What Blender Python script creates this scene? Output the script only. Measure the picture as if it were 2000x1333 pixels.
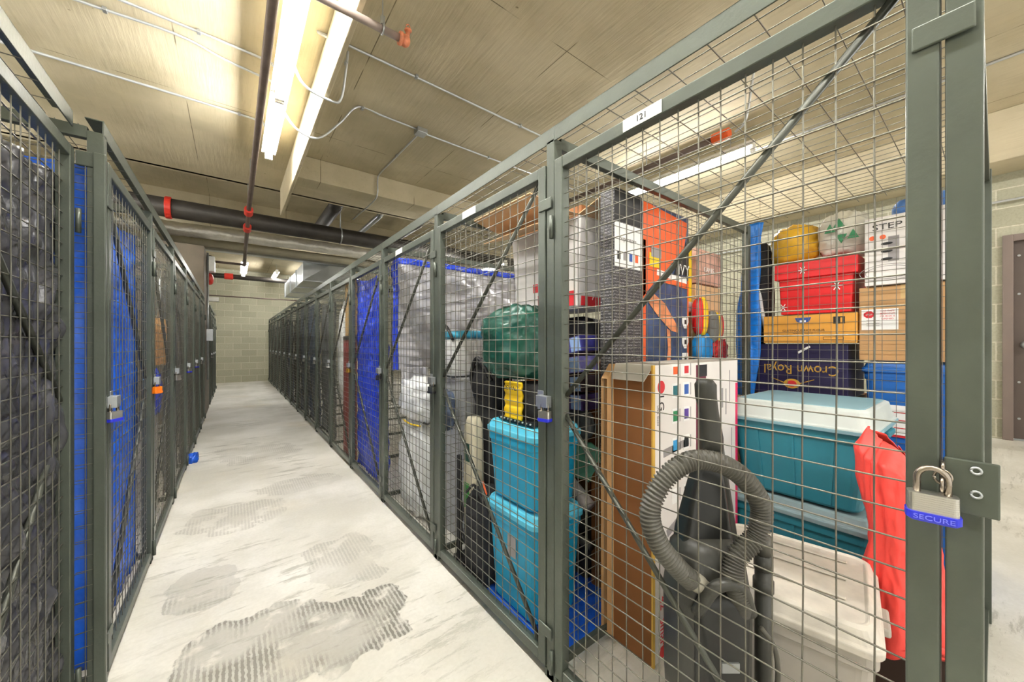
import bpy, bmesh, math, random
from mathutils import Vector, Matrix, noise
R = random.Random(7)
C = bpy.context.scene.collection
S = bpy.context.scene
for o in list(bpy.data.objects): bpy.data.objects.remove(o)

# ---------------------------------------------------------------- camera, world, exposure
cam = bpy.data.cameras.new('camera'); co = bpy.data.objects.new('camera', cam); C.objects.link(co)
co.location = (0, 0, 1.2); co.rotation_euler = (math.pi/2, 0, -math.radians(37.2))
cam.sensor_width = 36; cam.lens = 36*717.6/2000; cam.shift_y = 5.5/2000; cam.clip_start = .02
S.camera = co
S.view_settings.view_transform = 'Standard'; S.view_settings.look = 'None'
S.view_settings.gamma = 1; S.view_settings.use_curve_mapping = False
S.view_settings.exposure = 2.05
w = bpy.data.worlds.new('world'); S.world = w; w.use_nodes = True
w.node_tree.nodes['Background'].inputs[0].default_value = (1, .97, .9, 1)
w.node_tree.nodes['Background'].inputs[1].default_value = .5
LAMP = 50.0

# ---------------------------------------------------------------- materials
def lin(c):
    return tuple((v/255/12.92 if v/255 <= .04045 else ((v/255+.055)/1.055)**2.4) for v in c)
MATS = {}
def mat(name, rgb, rough=.6, metal=0, var=.12, scale=6, bump=0, bscale=40, spec=.5, alpha=1, emit=0, stretch=None):
    if name in MATS: return MATS[name]
    m = bpy.data.materials.new(name); m.use_nodes = True; n = m.node_tree.nodes; l = m.node_tree.links
    b = n['Principled BSDF']; c = lin(rgb)
    b.inputs['Roughness'].default_value = rough; b.inputs['Metallic'].default_value = metal
    b.inputs['Specular IOR Level'].default_value = spec
    tc = n.new('ShaderNodeTexCoord'); src = tc.outputs['Object']
    if stretch:
        mp = n.new('ShaderNodeMapping'); mp.inputs['Scale'].default_value = stretch
        l.new(src, mp.inputs[0]); src = mp.outputs[0]
    nz = n.new('ShaderNodeTexNoise'); nz.inputs['Scale'].default_value = scale; nz.inputs['Detail'].default_value = 4
    l.new(src, nz.inputs['Vector'])
    cr = n.new('ShaderNodeValToRGB')
    cr.color_ramp.elements[0].position = .3; cr.color_ramp.elements[1].position = .7
    cr.color_ramp.elements[0].color = (*[v*(1-var) for v in c], 1); cr.color_ramp.elements[1].color = (*[min(1, v*(1+var)) for v in c], 1)
    l.new(nz.outputs[0], cr.inputs[0]); l.new(cr.outputs[0], b.inputs['Base Color'])
    if bump:
        n2 = n.new('ShaderNodeTexNoise'); n2.inputs['Scale'].default_value = bscale; n2.inputs['Detail'].default_value = 3
        bp = n.new('ShaderNodeBump'); bp.inputs['Strength'].default_value = bump; bp.inputs['Distance'].default_value = .01
        l.new(src, n2.inputs['Vector']); l.new(n2.outputs[0], bp.inputs['Height']); l.new(bp.outputs[0], b.inputs['Normal'])
    if alpha < 1: b.inputs['Alpha'].default_value = alpha
    if emit:
        b.inputs['Emission Color'].default_value = (1, .985, .96, 1); b.inputs['Emission Strength'].default_value = emit
    MATS[name] = m; return m

def nodes_mat(name):
    m = bpy.data.materials.new(name); m.use_nodes = True
    return m, m.node_tree.nodes, m.node_tree.links, m.node_tree.nodes['Principled BSDF']
def N(n, kind, **k):
    x = n.new('ShaderNode'+kind)
    for a, b in k.items():
        if a in x.bl_rna.properties.keys(): setattr(x, a, b)
        else: x.inputs[a.replace('_', ' ')].default_value = b
    return x
def math_(n, l, op, a, b=None, clamp=False):
    x = n.new('ShaderNodeMath'); x.operation = op; x.use_clamp = clamp
    for i, v in enumerate((a, b)):
        if v is None: continue
        if isinstance(v, (int, float)): x.inputs[i].default_value = v
        else: l.new(v, x.inputs[i])
    return x.outputs[0]
def mixc(n, l, f, a, b):
    x = n.new('ShaderNodeMix'); x.data_type = 'RGBA'
    for i, v in ((0, f), (6, a), (7, b)):
        if isinstance(v, (int, float)): x.inputs[i].default_value = v
        elif isinstance(v, tuple): x.inputs[i].default_value = (*v, 1)
        else: l.new(v, x.inputs[i])
    return x.outputs[2]
def ramp(n, l, f, p0, p1):
    x = n.new('ShaderNodeMapRange'); x.interpolation_type = 'SMOOTHSTEP'
    x.inputs[1].default_value = p0; x.inputs[2].default_value = p1; l.new(f, x.inputs[0]); return x.outputs[0]

def floor_material():
    m, n, l, b = nodes_mat('concrete_floor')
    tc = n.new('ShaderNodeTexCoord'); P = tc.outputs['Object']
    def nz(scale, det=4, sc=None, rough=.55):
        src = P
        if sc:
            mp = n.new('ShaderNodeMapping'); mp.inputs['Scale'].default_value = sc; l.new(P, mp.inputs[0]); src = mp.outputs[0]
        x = N(n, 'TexNoise', Scale=scale, Detail=det, Roughness=rough); l.new(src, x.inputs['Vector']); return x.outputs[0]
    col = mixc(n, l, ramp(n, l, nz(1.3), .35, .7), lin((192, 189, 178)), lin((222, 219, 211)))
    col = mixc(n, l, math_(n, l, 'MULTIPLY', ramp(n, l, nz(.9, 5), .55, .75), .45), col, lin((206, 190, 155)))
    # thin streaks of trowelled adhesive, running across
    st = math_(n, l, 'MULTIPLY', ramp(n, l, nz(3.2, 6, (1, 4.5, 1), .7), .52, .62), ramp(n, l, nz(.7, 2), .42, .6))
    col = mixc(n, l, math_(n, l, 'MULTIPLY', st, .7), col, lin((150, 147, 134)))
    fine = ramp(n, l, nz(60, 2), .3, .7)
    col = mixc(n, l, math_(n, l, 'MULTIPLY', fine, .12), col, lin((150, 146, 130)))
    sep = n.new('ShaderNodeSeparateXYZ'); l.new(P, sep.inputs[0])
    edge = nz(4.5, 6)
    total = None
    wv = N(n, 'TexWave', Scale=17, Distortion=2.2, Detail=2); wv.inputs['Detail Scale'].default_value = 3
    wv.bands_direction = 'X'; l.new(P, wv.inputs['Vector'])
    comb = ramp(n, l, wv.outputs['Fac'], .25, .6)
    holes = ramp(n, l, nz(5.5, 5), .34, .46)
    for (cx, cy, rx, ry, s) in [(.10, 1.75, .30, .28, .9), (.42, 1.66, .26, .22, 1), (-.12, 2.35, .16, .2, .6),
                                (.50, 2.2, .2, .3, .35), (.0, 3.2, .3, .3, .35), (.45, 3.6, .35, .2, .3), (.2, 4.9, .4, .5, .3)]:
        dx = math_(n, l, 'DIVIDE', math_(n, l, 'SUBTRACT', sep.outputs[0], cx), rx)
        dy = math_(n, l, 'DIVIDE', math_(n, l, 'SUBTRACT', sep.outputs[1], cy), ry)
        d = math_(n, l, 'ADD', math_(n, l, 'POWER', math_(n, l, 'ABSOLUTE', dx), 3), math_(n, l, 'POWER', math_(n, l, 'ABSOLUTE', dy), 3))
        d = math_(n, l, 'ADD', d, math_(n, l, 'MULTIPLY', edge, 3.4))
        k = math_(n, l, 'MULTIPLY', math_(n, l, 'SUBTRACT', 1, ramp(n, l, d, 2.35, 2.47)), s)
        total = k if total is None else math_(n, l, 'MAXIMUM', total, k)
    f = math_(n, l, 'MULTIPLY', math_(n, l, 'MULTIPLY', total, math_(n, l, 'ADD', math_(n, l, 'MULTIPLY', math_(n, l, 'MULTIPLY', comb, ramp(n, l, nz(2.3, 3), .42, .55)), .55), .45)), holes)
    col = mixc(n, l, f, col, lin((112, 109, 100)))
    l.new(col, b.inputs['Base Color']); b.inputs['Roughness'].default_value = .55; b.inputs['Specular IOR Level'].default_value = .35
    bp = n.new('ShaderNodeBump'); bp.inputs['Strength'].default_value = .25; bp.inputs['Distance'].default_value = .01
    l.new(math_(n, l, 'ADD', st, f), bp.inputs['Height']); l.new(bp.outputs[0], b.inputs['Normal'])
    return m

def ceiling_material():
    m, n, l, b = nodes_mat('formed_concrete')
    tc = n.new('ShaderNodeTexCoord'); P = tc.outputs['Object']
    def nz(scale, det=4, sc=None, rough=.55, rot=0):
        mp = n.new('ShaderNodeMapping'); mp.inputs['Scale'].default_value = sc or (1, 1, 1); mp.inputs['Rotation'].default_value = (0, 0, rot)
        l.new(P, mp.inputs[0])
        x = N(n, 'TexNoise', Scale=scale, Detail=det, Roughness=rough); l.new(mp.outputs[0], x.inputs['Vector']); return x.outputs[0]
    col = mixc(n, l, ramp(n, l, nz(1.1, 5), .35, .68), lin((176, 165, 137)), lin((202, 191, 163)))
    col = mixc(n, l, math_(n, l, 'MULTIPLY', ramp(n, l, nz(4, 6), .5, .72), .3), col, lin((196, 184, 150)))
    streak = nz(30, 3, (1, .08, 1), .6, .15)
    col = mixc(n, l, math_(n, l, 'MULTIPLY', ramp(n, l, streak, .55, .75), .16), col, lin((120, 108, 80)))
    pock = nz(9, 6, None, .75)
    pk = ramp(n, l, pock, .685, .71)
    col = mixc(n, l, math_(n, l, 'MULTIPLY', pk, .7), col, lin((98, 86, 62)))
    br = n.new('ShaderNodeTexBrick'); br.offset = 0; br.inputs['Scale'].default_value = 1
    br.inputs['Brick Width'].default_value = 1.22; br.inputs['Row Height'].default_value = 2.44
    br.inputs['Mortar Size'].default_value = .004; br.inputs['Mortar Smooth'].default_value = .2
    mp = n.new('ShaderNodeMapping'); mp.inputs['Location'].default_value = (.35, .4, 0); l.new(P, mp.inputs[0]); l.new(mp.outputs[0], br.inputs['Vector'])
    col = mixc(n, l, math_(n, l, 'MULTIPLY', br.outputs['Fac'], math_(n, l, 'MULTIPLY', ramp(n, l, nz(2, 2), .45, .55), .8)), col, lin((80, 68, 48)))
    l.new(col, b.inputs['Base Color']); b.inputs['Roughness'].default_value = .8; b.inputs['Specular IOR Level'].default_value = .25
    bp = n.new('ShaderNodeBump'); bp.inputs['Strength'].default_value = .35; bp.inputs['Distance'].default_value = .015
    l.new(math_(n, l, 'SUBTRACT', math_(n, l, 'MULTIPLY', streak, .6), pk), bp.inputs['Height']); l.new(bp.outputs[0], b.inputs['Normal'])
    return m

def block_material(name, ax):
    m, n, l, b = nodes_mat(name)
    tc = n.new('ShaderNodeTexCoord'); sp = n.new('ShaderNodeSeparateXYZ'); l.new(tc.outputs['Object'], sp.inputs[0])
    cb = n.new('ShaderNodeCombineXYZ'); l.new(sp.outputs[ax], cb.inputs[0]); l.new(sp.outputs[2], cb.inputs[1])
    br = n.new('ShaderNodeTexBrick'); br.inputs['Scale'].default_value = 1
    for k, v in (('Brick Width', .406), ('Row Height', .203), ('Mortar Size', .007), ('Mortar Smooth', .3)): br.inputs[k].default_value = v
    br.inputs['Color1'].default_value = (*lin((166, 164, 142)), 1); br.inputs['Color2'].default_value = (*lin((182, 180, 158)), 1)
    br.inputs['Mortar'].default_value = (*lin((205, 202, 182)), 1); l.new(cb.outputs[0], br.inputs['Vector'])
    nz = N(n, 'TexNoise', Scale=50, Detail=4); l.new(tc.outputs['Object'], nz.inputs['Vector'])
    col = mixc(n, l, math_(n, l, 'MULTIPLY', ramp(n, l, nz.outputs[0], .4, .7), .25), br.outputs['Color'], lin((128, 124, 100)))
    l.new(col, b.inputs['Base Color']); b.inputs['Roughness'].default_value = .85
    bp = n.new('ShaderNodeBump'); bp.inputs['Strength'].default_value = .5; bp.inputs['Distance'].default_value = .006
    l.new(math_(n, l, 'ADD', math_(n, l, 'MULTIPLY', br.outputs['Fac'], -1), math_(n, l, 'MULTIPLY', nz.outputs[0], .5)), bp.inputs['Height'])
    l.new(bp.outputs[0], b.inputs['Normal'])
    return m

def print_material(name, base, ink, scale=60, dens=.5, sx=1., sz=6.):
    """carton printed with small rows of ink"""
    m, n, l, b = nodes_mat(name)
    tc = n.new('ShaderNodeTexCoord'); mp = n.new('ShaderNodeMapping'); mp.inputs['Scale'].default_value = (sx, sx, sz); l.new(tc.outputs['Object'], mp.inputs[0])
    nz = N(n, 'TexNoise', Scale=scale, Detail=1); l.new(mp.outputs[0], nz.inputs['Vector'])
    sp = n.new('ShaderNodeSeparateXYZ'); l.new(tc.outputs['Object'], sp.inputs[0])
    row = math_(n, l, 'GREATER_THAN', math_(n, l, 'FRACT', math_(n, l, 'MULTIPLY', sp.outputs[2], 70)), .5)
    f = math_(n, l, 'MULTIPLY', math_(n, l, 'GREATER_THAN', nz.outputs[0], dens), row)
    l.new(mixc(n, l, f, lin(base), lin(ink)), b.inputs['Base Color']); b.inputs['Roughness'].default_value = .45
    return m

M_FLOOR = floor_material(); M_CEIL = ceiling_material()
M_BLK_X = block_material('block_wall_across', 0); M_BLK_Y = block_material('block_wall_along', 1)
steel = mat('painted_steel', (80, 86, 77), .38, .35, .12, 5, .05, 90)
wire = mat('welded_wire', (116, 114, 104), .35, .7, .1, 8)
brace_m = mat('brace_rod', (74, 76, 68), .45, .5)
zinc = mat('galvanised_steel', (178, 182, 184), .35, .8, .1, 12)
conduit_m = mat('conduit_steel', (200, 203, 205), .35, .6, .08, 10)
black_pipe = mat('black_iron_pipe', (62, 58, 54), .5, .4, .25, 6)
rust_pipe = mat('dull_brown_pipe', (104, 90, 82), .55, .3, .2, 8)
red_paint = mat('red_paint', (205, 52, 38), .4, 0, .1)
orange_paint = mat('weathered_orange_paint', (208, 128, 92), .6, 0, .25, 30)
foil = mat('foil_wrap', (226, 222, 212), .38, .6, .1, 8, .9, 26)
pale_insul = mat('grey_pipe_jacket', (150, 143, 122), .6, .1, .15, 4, .2, 12)
duct_m = mat('duct_sheet_metal', (176, 180, 180), .3, .85, .12, 3)
tube_m = mat('lit_tube', (255, 255, 255), .4, 0, 0, emit=LAMP)
white_metal = mat('white_enamel', (232, 232, 226), .4)
white_pl = mat('white_plastic', (228, 228, 224), .4)
blk = mat('black_plastic', (30, 30, 32), .45, 0, .2)
blk_soft = mat('black_fabric', (34, 34, 37), .85, 0, .3, 20, .3, 60)
tarp_blue = mat('blue_tarp', (28, 92, 205), .3, 0, .22, 5, .7, 14)
tarp_deep = mat('deep_blue_tarp', (34, 66, 200), .3, 0, .28, 9, .9, 22)
tarp_silver = mat('silver_tarp', (182, 182, 188), .32, .35, .16, 4, .6, 12)
tarp_black = mat('black_sheeting', (66, 66, 70), .22, 0, .3, 5, .8, 11)
tarp_navy = mat('navy_sheeting', (44, 66, 98), .35, 0, .3, 4, .6, 12)
tarp_grey = mat('grey_sheeting', (92, 96, 98), .35, 0, .3, 4, .6, 12)
cardb = mat('cardboard', (186, 146, 98), .75, 0, .08, 4, .05, 120)
cardb_dk = mat('brown_cardboard', (128, 80, 36), .75, 0, .1, 3)
cardb_lt = mat('pale_cardboard', (222, 182, 138), .75, 0, .08, 4)
tape_m = mat('packing_tape', (200, 170, 120), .2)
carton_w = mat('white_carton', (226, 222, 218), .5, 0, .04, 4)
teal_b = mat('teal_tote_plastic', (42, 122, 140), .42, 0, .06, 5)
lid_grey = mat('pale_lid_plastic', (196, 204, 200), .45, 0, .06)
lid_blue = mat('blue_grey_plastic', (132, 172, 184), .45, 0, .06)
cyan_b = mat('cyan_tote_plastic', (20, 158, 200), .38, 0, .08)
blue_b = mat('blue_tote_plastic', (28, 98, 178), .42, 0, .06)
beige_b = mat('putty_tote_plastic', (178, 172, 162), .5, 0, .06)
beige_l = mat('scuffed_putty_lid', (206, 200, 188), .55, 0, .14, 14, .1, 50)
red_n = mat('red_nylon', (232, 70, 62), .5, 0, .12, 4, .25, 20)
red_b = mat('red_box_plastic', (214, 26, 30), .4, 0, .06)
green_n = mat('green_rubbish_bag', (30, 84, 70), .28, 0, .2, 6, .35, 18)
vac_m = mat('vacuum_grey_plastic', (58, 58, 53), .42, 0, .08)
vac_dk = mat('vacuum_dark_plastic', (34, 35, 33), .35, 0, .1)
hose_m = mat('hose_plastic', (80, 78, 70), .5, 0, .06)
navy_b = mat('navy_carton', (32, 26, 66), .45, 0, .15)
gold_m = mat('gold_print', (206, 160, 60), .4)
ink = mat('black_ink', (24, 24, 26), .5, 0, 0)
ink_red = mat('red_ink', (205, 40, 48), .5, 0, .03)
ink_blue = mat('blue_ink', (44, 84, 160), .5, 0, .1)
ink_green = mat('green_ink', (40, 130, 80), .5, 0, .1)
ink_mar = mat('maroon_ink', (104, 26, 52), .5, 0, .1)
ink_mag = mat('magenta_edge', (214, 30, 90), .5, 0, .05)
ink_wht = mat('white_ink', (238, 238, 236), .5, 0, 0)
ink_gry = mat('grey_ink', (150, 146, 146), .5, 0, .05)
yellow_m = mat('yellow_plastic', (240, 200, 20), .4, 0, .06)
orange_m = mat('orange_print', (232, 96, 40), .45, 0, .08)
orange_pl = mat('orange_plastic', (250, 130, 20), .4, 0, .04)
amber_c = mat('amber_carton', (222, 158, 62), .55, 0, .06)
picture = mat('dark_blue_printed_picture', (52, 72, 108), .4, 0, .5, 12)
orangeflame = mat('orange_white_picture', (225, 140, 95), .4, 0, .45, 14)
lock_steel = mat('lock_steel', (190, 188, 180), .28, .85, .06)
lock_blue = mat('blue_bumper', (36, 44, 190), .4)
shackle_m = mat('shackle_steel', (150, 140, 128), .25, .9)
brass = mat('brass', (200, 160, 70), .3, .8)
door_br = mat('brown_door_paint', (94, 82, 76), .5, 0, .06, 4)
door_fr = mat('brown_frame_paint', (124, 110, 102), .5, 0, .05)
clear_w = mat('milky_poly_bag', (226, 228, 226), .22, 0, .15, 7, .6, 16)
dark_red = mat('dark_red_panel', (138, 50, 46), .6, 0, .12)
wood_m = mat('tan_wood', (196, 160, 106), .6, 0, .2, 4, .1, 30, stretch=(1, 1, .2))
plush_gry = mat('grey_plush', (112, 112, 108), .9, 0, .1)
skyb = mat('light_blue_fabric', (150, 180, 226), .8, 0, .1)
wrap_g = mat('mint_wrap', (120, 190, 160), .35, 0, .3, 8, .5, 20)
sack_y = mat('yellow_clear_bag', (226, 176, 50), .25, 0, .25, 7, .5, 16)
sack_c = mat('clear_bag_white', (214, 212, 200), .22, 0, .2, 7, .6, 16)

# ---------------------------------------------------------------- geometry helpers
class MB:
    def __init__(s): s.v = []; s.f = []
    def add(s, vs, fs):
        b = len(s.v); s.v += [tuple(v) for v in vs]; s.f += [tuple(b+i for i in f) for f in fs]; return s
    def box(s, x0, x1, y0, y1, z0, z1):
        x0, x1 = sorted((x0, x1)); y0, y1 = sorted((y0, y1)); z0, z1 = sorted((z0, z1))
        return s.add([(x0,y0,z0),(x1,y0,z0),(x1,y1,z0),(x0,y1,z0),(x0,y0,z1),(x1,y0,z1),(x1,y1,z1),(x0,y1,z1)],
                     [(3,2,1,0),(4,5,6,7),(0,1,5,4),(1,2,6,5),(2,3,7,6),(3,0,4,7)])
    def tube(s, pts, r, n=8, cap=True, rf=None):
        pts = [Vector(p) for p in pts]; m = len(pts); vs = []; fs = []
        t0 = (pts[1]-pts[0]).normalized(); up = Vector((0,0,1)) if abs(t0.z) < .9 else Vector((1,0,0))
        u = t0.cross(up).normalized()
        for i, p in enumerate(pts):
            t = (pts[min(i+1, m-1)]-pts[max(i-1, 0)]).normalized()
            u = (u - t*u.dot(t)).normalized(); w_ = t.cross(u)
            rr = rf(i) if rf else r
            for k in range(n):
                a = 2*math.pi*(k+.5)/n; vs.append(p+u*math.cos(a)*rr+w_*math.sin(a)*rr)
        for i in range(m-1):
            for k in range(n):
                a = i*n+k; b = i*n+(k+1) % n; fs.append((a, b, b+n, a+n))
        if cap: fs += [tuple(range(n))[::-1], tuple((m-1)*n+k for k in range(n))]
        return s.add(vs, fs)
    def cyl(s, p, q, r, n=16): return s.tube([p, q], r, n)
    def loft(s, rings, cx=0, cy=0, n=5, rot=0, cap=True):
        """rings: (z, halfx, halfy, corner radius[, dx, dy])"""
        vs = []; fs = []; K = 4*(n+1)
        for rg in rings:
            z, hx, hy, r = rg[:4]; dx, dy = rg[4:] if len(rg) > 4 else (0, 0)
            for q in range(4):
                sx = (1, -1, -1, 1)[q]; sy = (1, 1, -1, -1)[q]
                for k in range(n+1):
                    a = math.pi/2*(q+k/n); x = sx*(hx-r)+math.cos(a)*r+dx; y = sy*(hy-r)+math.sin(a)*r+dy
                    vs.append((cx+x*math.cos(rot)-y*math.sin(rot), cy+x*math.sin(rot)+y*math.cos(rot), z))
        for i in range(len(rings)-1):
            for k in range(K):
                a = i*K+k; b = i*K+(k+1) % K; fs.append((a, b, b+K, a+K))
        if cap: fs += [tuple(range(K))[::-1], tuple((len(rings)-1)*K+k for k in range(K))]
        return s.add(vs, fs)
    def grid(s, fn, nu, nv):
        vs = [fn(i/nu, j/nv) for j in range(nv+1) for i in range(nu+1)]
        return s.add(vs, [(j*(nu+1)+i, j*(nu+1)+i+1, (j+1)*(nu+1)+i+1, (j+1)*(nu+1)+i) for j in range(nv) for i in range(nu)])
    def prism(s, poly, fn, t):
        """poly in 2D, fn maps (a,b,depth) to 3D"""
        n = len(poly)
        return s.add([fn(a, b, 0) for a, b in poly]+[fn(a, b, t) for a, b in poly],
                     [tuple(range(n)), tuple(range(n, 2*n))[::-1]]+[(i, n+i, n+(i+1) % n, (i+1) % n) for i in range(n)])
    def blob(s, c, r, e=.7, amp=.08, fr=3, seed=0, nu=40, nv=26, flat=.0, crease=.5):
        vs = []; fs = []; c = Vector(c)
        def pw(x): return math.copysign(abs(x)**e, x)
        for j in range(nv+1):
            ph = -math.pi/2+math.pi*j/nv
            for i in range(nu):
                th = 2*math.pi*i/nu
                d = Vector((pw(math.cos(ph))*pw(math.cos(th)), pw(math.cos(ph))*pw(math.sin(th)), pw(math.sin(ph))))
                q = Vector((d.x, d.y, d.z))*fr+Vector((seed*3.1, seed*1.7, seed*.9))
                k = 1+amp*(noise.noise(q)*(1-crease)*2+(1-2*abs(noise.noise(q*1.7)))*crease-.3)+amp*.35*noise.noise(q*3.5)
                v = Vector((d.x*r[0], d.y*r[1], d.z*r[2]))*k
                v.z = max(v.z, -r[2]*(1-flat))
                vs.append(c+v)
        for j in range(nv):
            for i in range(nu):
                a = j*nu+i; b = j*nu+(i+1) % nu; fs.append((a, b, b+nu, a+nu))
        return s.add(vs, fs)
    def mesh(s, name, off=(0,0,0)):
        me = bpy.data.meshes.new(name); o = Vector(off)
        me.from_pydata([tuple(Vector(v)-o) for v in s.v], [], s.f); me.update(); return me
    def build(s, name, m, parent=None, smooth=False, bevel=0, local=False, thick=0, sub=0, base=None):
        if parent is None:
            if base is None:
                xs, ys, zs = zip(*s.v); base = ((min(xs)+max(xs))/2, (min(ys)+max(ys))/2, min(zs))
            off = base
        else: off = (0,0,0) if local else wloc(parent)
        o = bpy.data.objects.new(name, s.mesh(name, off)); C.objects.link(o)
        if parent is None: o.location = base
        else: o.parent = parent
        return finish(o, m, smooth, bevel, thick, sub)
def finish(o, m, smooth=False, bevel=0, thick=0, sub=0):
    if not o.data.materials: o.data.materials.append(m)
    if smooth and not o.data.polygons[0].use_smooth:
        for p in o.data.polygons: p.use_smooth = True
    if thick: x = o.modifiers.new('s', 'SOLIDIFY'); x.thickness = thick; x.offset = 0
    if bevel:
        x = o.modifiers.new('b', 'BEVEL'); x.width = bevel; x.segments = 2; x.limit_method = 'ANGLE'; x.angle_limit = math.radians(40)
    if sub: x = o.modifiers.new('u', 'SUBSURF'); x.levels = x.render_levels = sub
    return o
def wloc(o):
    v = Vector((0,0,0))
    while o: v += Vector(o.location); o = o.parent
    return v
def tag(o, label, cat, group=None):
    o['label'] = label; o['category'] = cat
    if group: o['group'] = group
    return o
def struct(o): o['kind'] = 'structure'; return o
def thing(name, label, cat, loc=(0,0,0), rz=0, group=None):
    o = bpy.data.objects.new(name, None); C.objects.link(o); o.location = loc; o.rotation_euler = (0,0,rz); o.empty_display_size = .05
    return tag(o, label, cat, group)
def copy_tree(o, parent=None):
    c = o.copy(); C.objects.link(c)
    if parent: c.parent = parent
    for ch in list(o.children): copy_tree(ch, c)
    return c
AX = {'X-': ((0,-1,0),(0,0,1),(-1,0,0)), 'Y-': ((1,0,0),(0,0,1),(0,-1,0)), 'X+': ((0,1,0),(0,0,1),(1,0,0)), 'Z+': ((1,0,0),(0,1,0),(0,0,1))}
def text(name, body, h, c, face, m, parent, rot=0, local=False, wfac=1., thick=.0006):
    cu = bpy.data.curves.new(name, 'FONT'); cu.body = body; cu.size = h*1.4; cu.align_x = 'CENTER'; cu.align_y = 'CENTER'; cu.extrude = thick
    t = bpy.data.objects.new(name, cu); C.objects.link(t)
    dg = bpy.context.evaluated_depsgraph_get(); me = bpy.data.meshes.new_from_object(t.evaluated_get(dg)); bpy.data.objects.remove(t)
    ex, ey, nn = (Vector(a) for a in AX[face]); off = Vector((0,0,0)) if local else wloc(parent)
    cr, sr = math.cos(rot), math.sin(rot)
    for v in me.vertices:
        a, b, d = v.co; a *= wfac; a, b = a*cr-b*sr, a*sr+b*cr
        v.co = Vector(c)+ex*a+ey*b+nn*(d+thick)-off
    me.materials.clear(); me.materials.append(m); o = bpy.data.objects.new(name, me); C.objects.link(o); o.parent = parent; return o
def decal(name, face, c, w_, h_, m, parent, t=.0012, rot=0, local=False):
    ex, ey, nn = (Vector(a) for a in AX[face]); cr, sr = math.cos(rot), math.sin(rot)
    b = MB(); b.prism([(-w_/2,-h_/2),(w_/2,-h_/2),(w_/2,h_/2),(-w_/2,h_/2)],
                      lambda a, q, d: Vector(c)+ex*(a*cr-q*sr)+ey*(a*sr+q*cr)+nn*(t-d), t)
    return b.build(name, m, parent, local=local)
def shape(name, face, c, poly, m, parent, t=.0012):
    ex, ey, nn = (Vector(a) for a in AX[face]); b = MB()
    b.prism(poly, lambda a, q, d: Vector(c)+ex*a+ey*q+nn*(t-d), t); return b.build(name, m, parent)
def disc(r, n=20, sx=1): return [(sx*r*math.cos(2*math.pi*i/n), r*math.sin(2*math.pi*i/n)) for i in range(n)]
def bez(pts, n=12):
    """Catmull-Rom through pts"""
    P = [Vector(p) for p in pts]; P = [P[0]*2-P[1]]+P+[P[-1]*2-P[-2]]; out = []
    for i in range(1, len(P)-2):
        for k in range(n):
            t = k/n; a, b, c, d = P[i-1:i+3]
            out.append(.5*((2*b)+(c-a)*t+(2*a-5*b+4*c-d)*t*t+(3*b-a-3*c+d)*t**3))
    return out+[P[-2]]

# ---------------------------------------------------------------- room
ZC = 3.5
b = MB(); b.box(-4.4, 5.3, -4, 14.6, -.1, 0)
b.add([(5.3,-4,0),(5.3,14.6,0),(5.9,14.6,.19),(5.9,-4,.19),(5.3,-4,-.1),(5.3,14.6,-.1),(5.9,14.6,-.1),(5.9,-4,-.1)],
      [(0,3,2,1),(4,5,6,7),(0,4,7,3),(1,2,6,5),(2,3,7,6),(0,1,5,4)])
b.box(5.9, 7, -4, 14.6, -.1, .19)
struct(b.build('floor', M_FLOOR, base=(0,0,0)))
b = MB(); b.box(-4.4, 7, -4, 6.55, ZC, ZC+.2); b.box(-4.4, 7, 6.55, 8.9, ZC+.45, ZC+.6); b.box(-4.4, 7, 6.5, 6.6, ZC, ZC+.6)
b.box(-4.4, 7, 8.9, 14.6, ZC, ZC+.2); b.box(-4.4, 7, 8.85, 8.9, ZC, ZC+.6)
struct(b.build('ceiling', M_CEIL, base=(0,0,0)))
b = MB(); b.box(-4.4, 7, 14.3, 14.6, 0, ZC); struct(b.build('wall_end', M_BLK_X, base=(0,14.3,0)))
b = MB(); b.box(6.5, 6.8, -.04, 14.3, .19, ZC); b.box(6.5, 6.8, -4, -1.07, .19, ZC); b.box(6.5, 6.8, -1.07, -.04, 2.32, ZC)
struct(b.build('wall_right', M_BLK_Y, base=(6.5,0,.0)))
b = MB(); b.box(-4.4, -4.2, -1.5, 14.3, 0, ZC); struct(b.build('wall_left', M_BLK_Y, base=(-4.2,0,0)))
b = MB(); b.box(-2.2, -.36, 7.50, 8.95, 0, 2.74); struct(b.build('wall_pier', mat('brown_grey_plaster', (122, 112, 98), .8, 0, .15, 5), base=(-1, 8, 0), bevel=.01))
# downstand beams
b = MB(); b.box(.555, .59, -4, 6.4, 3.1, ZC); struct(b.build('trim_1', M_CEIL, base=(0,0,0), bevel=.008))
b = MB(); b.box(.59, 6.5, 5.1, 5.4, 3.22, ZC); struct(b.build('trim_2', M_CEIL, base=(0,0,0), bevel=.01))
b = MB(); b.box(6.0, 6.5, -4, 5.1, 3.0, ZC); struct(b.build('trim_3', M_CEIL, base=(0,0,0), bevel=.01))

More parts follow.
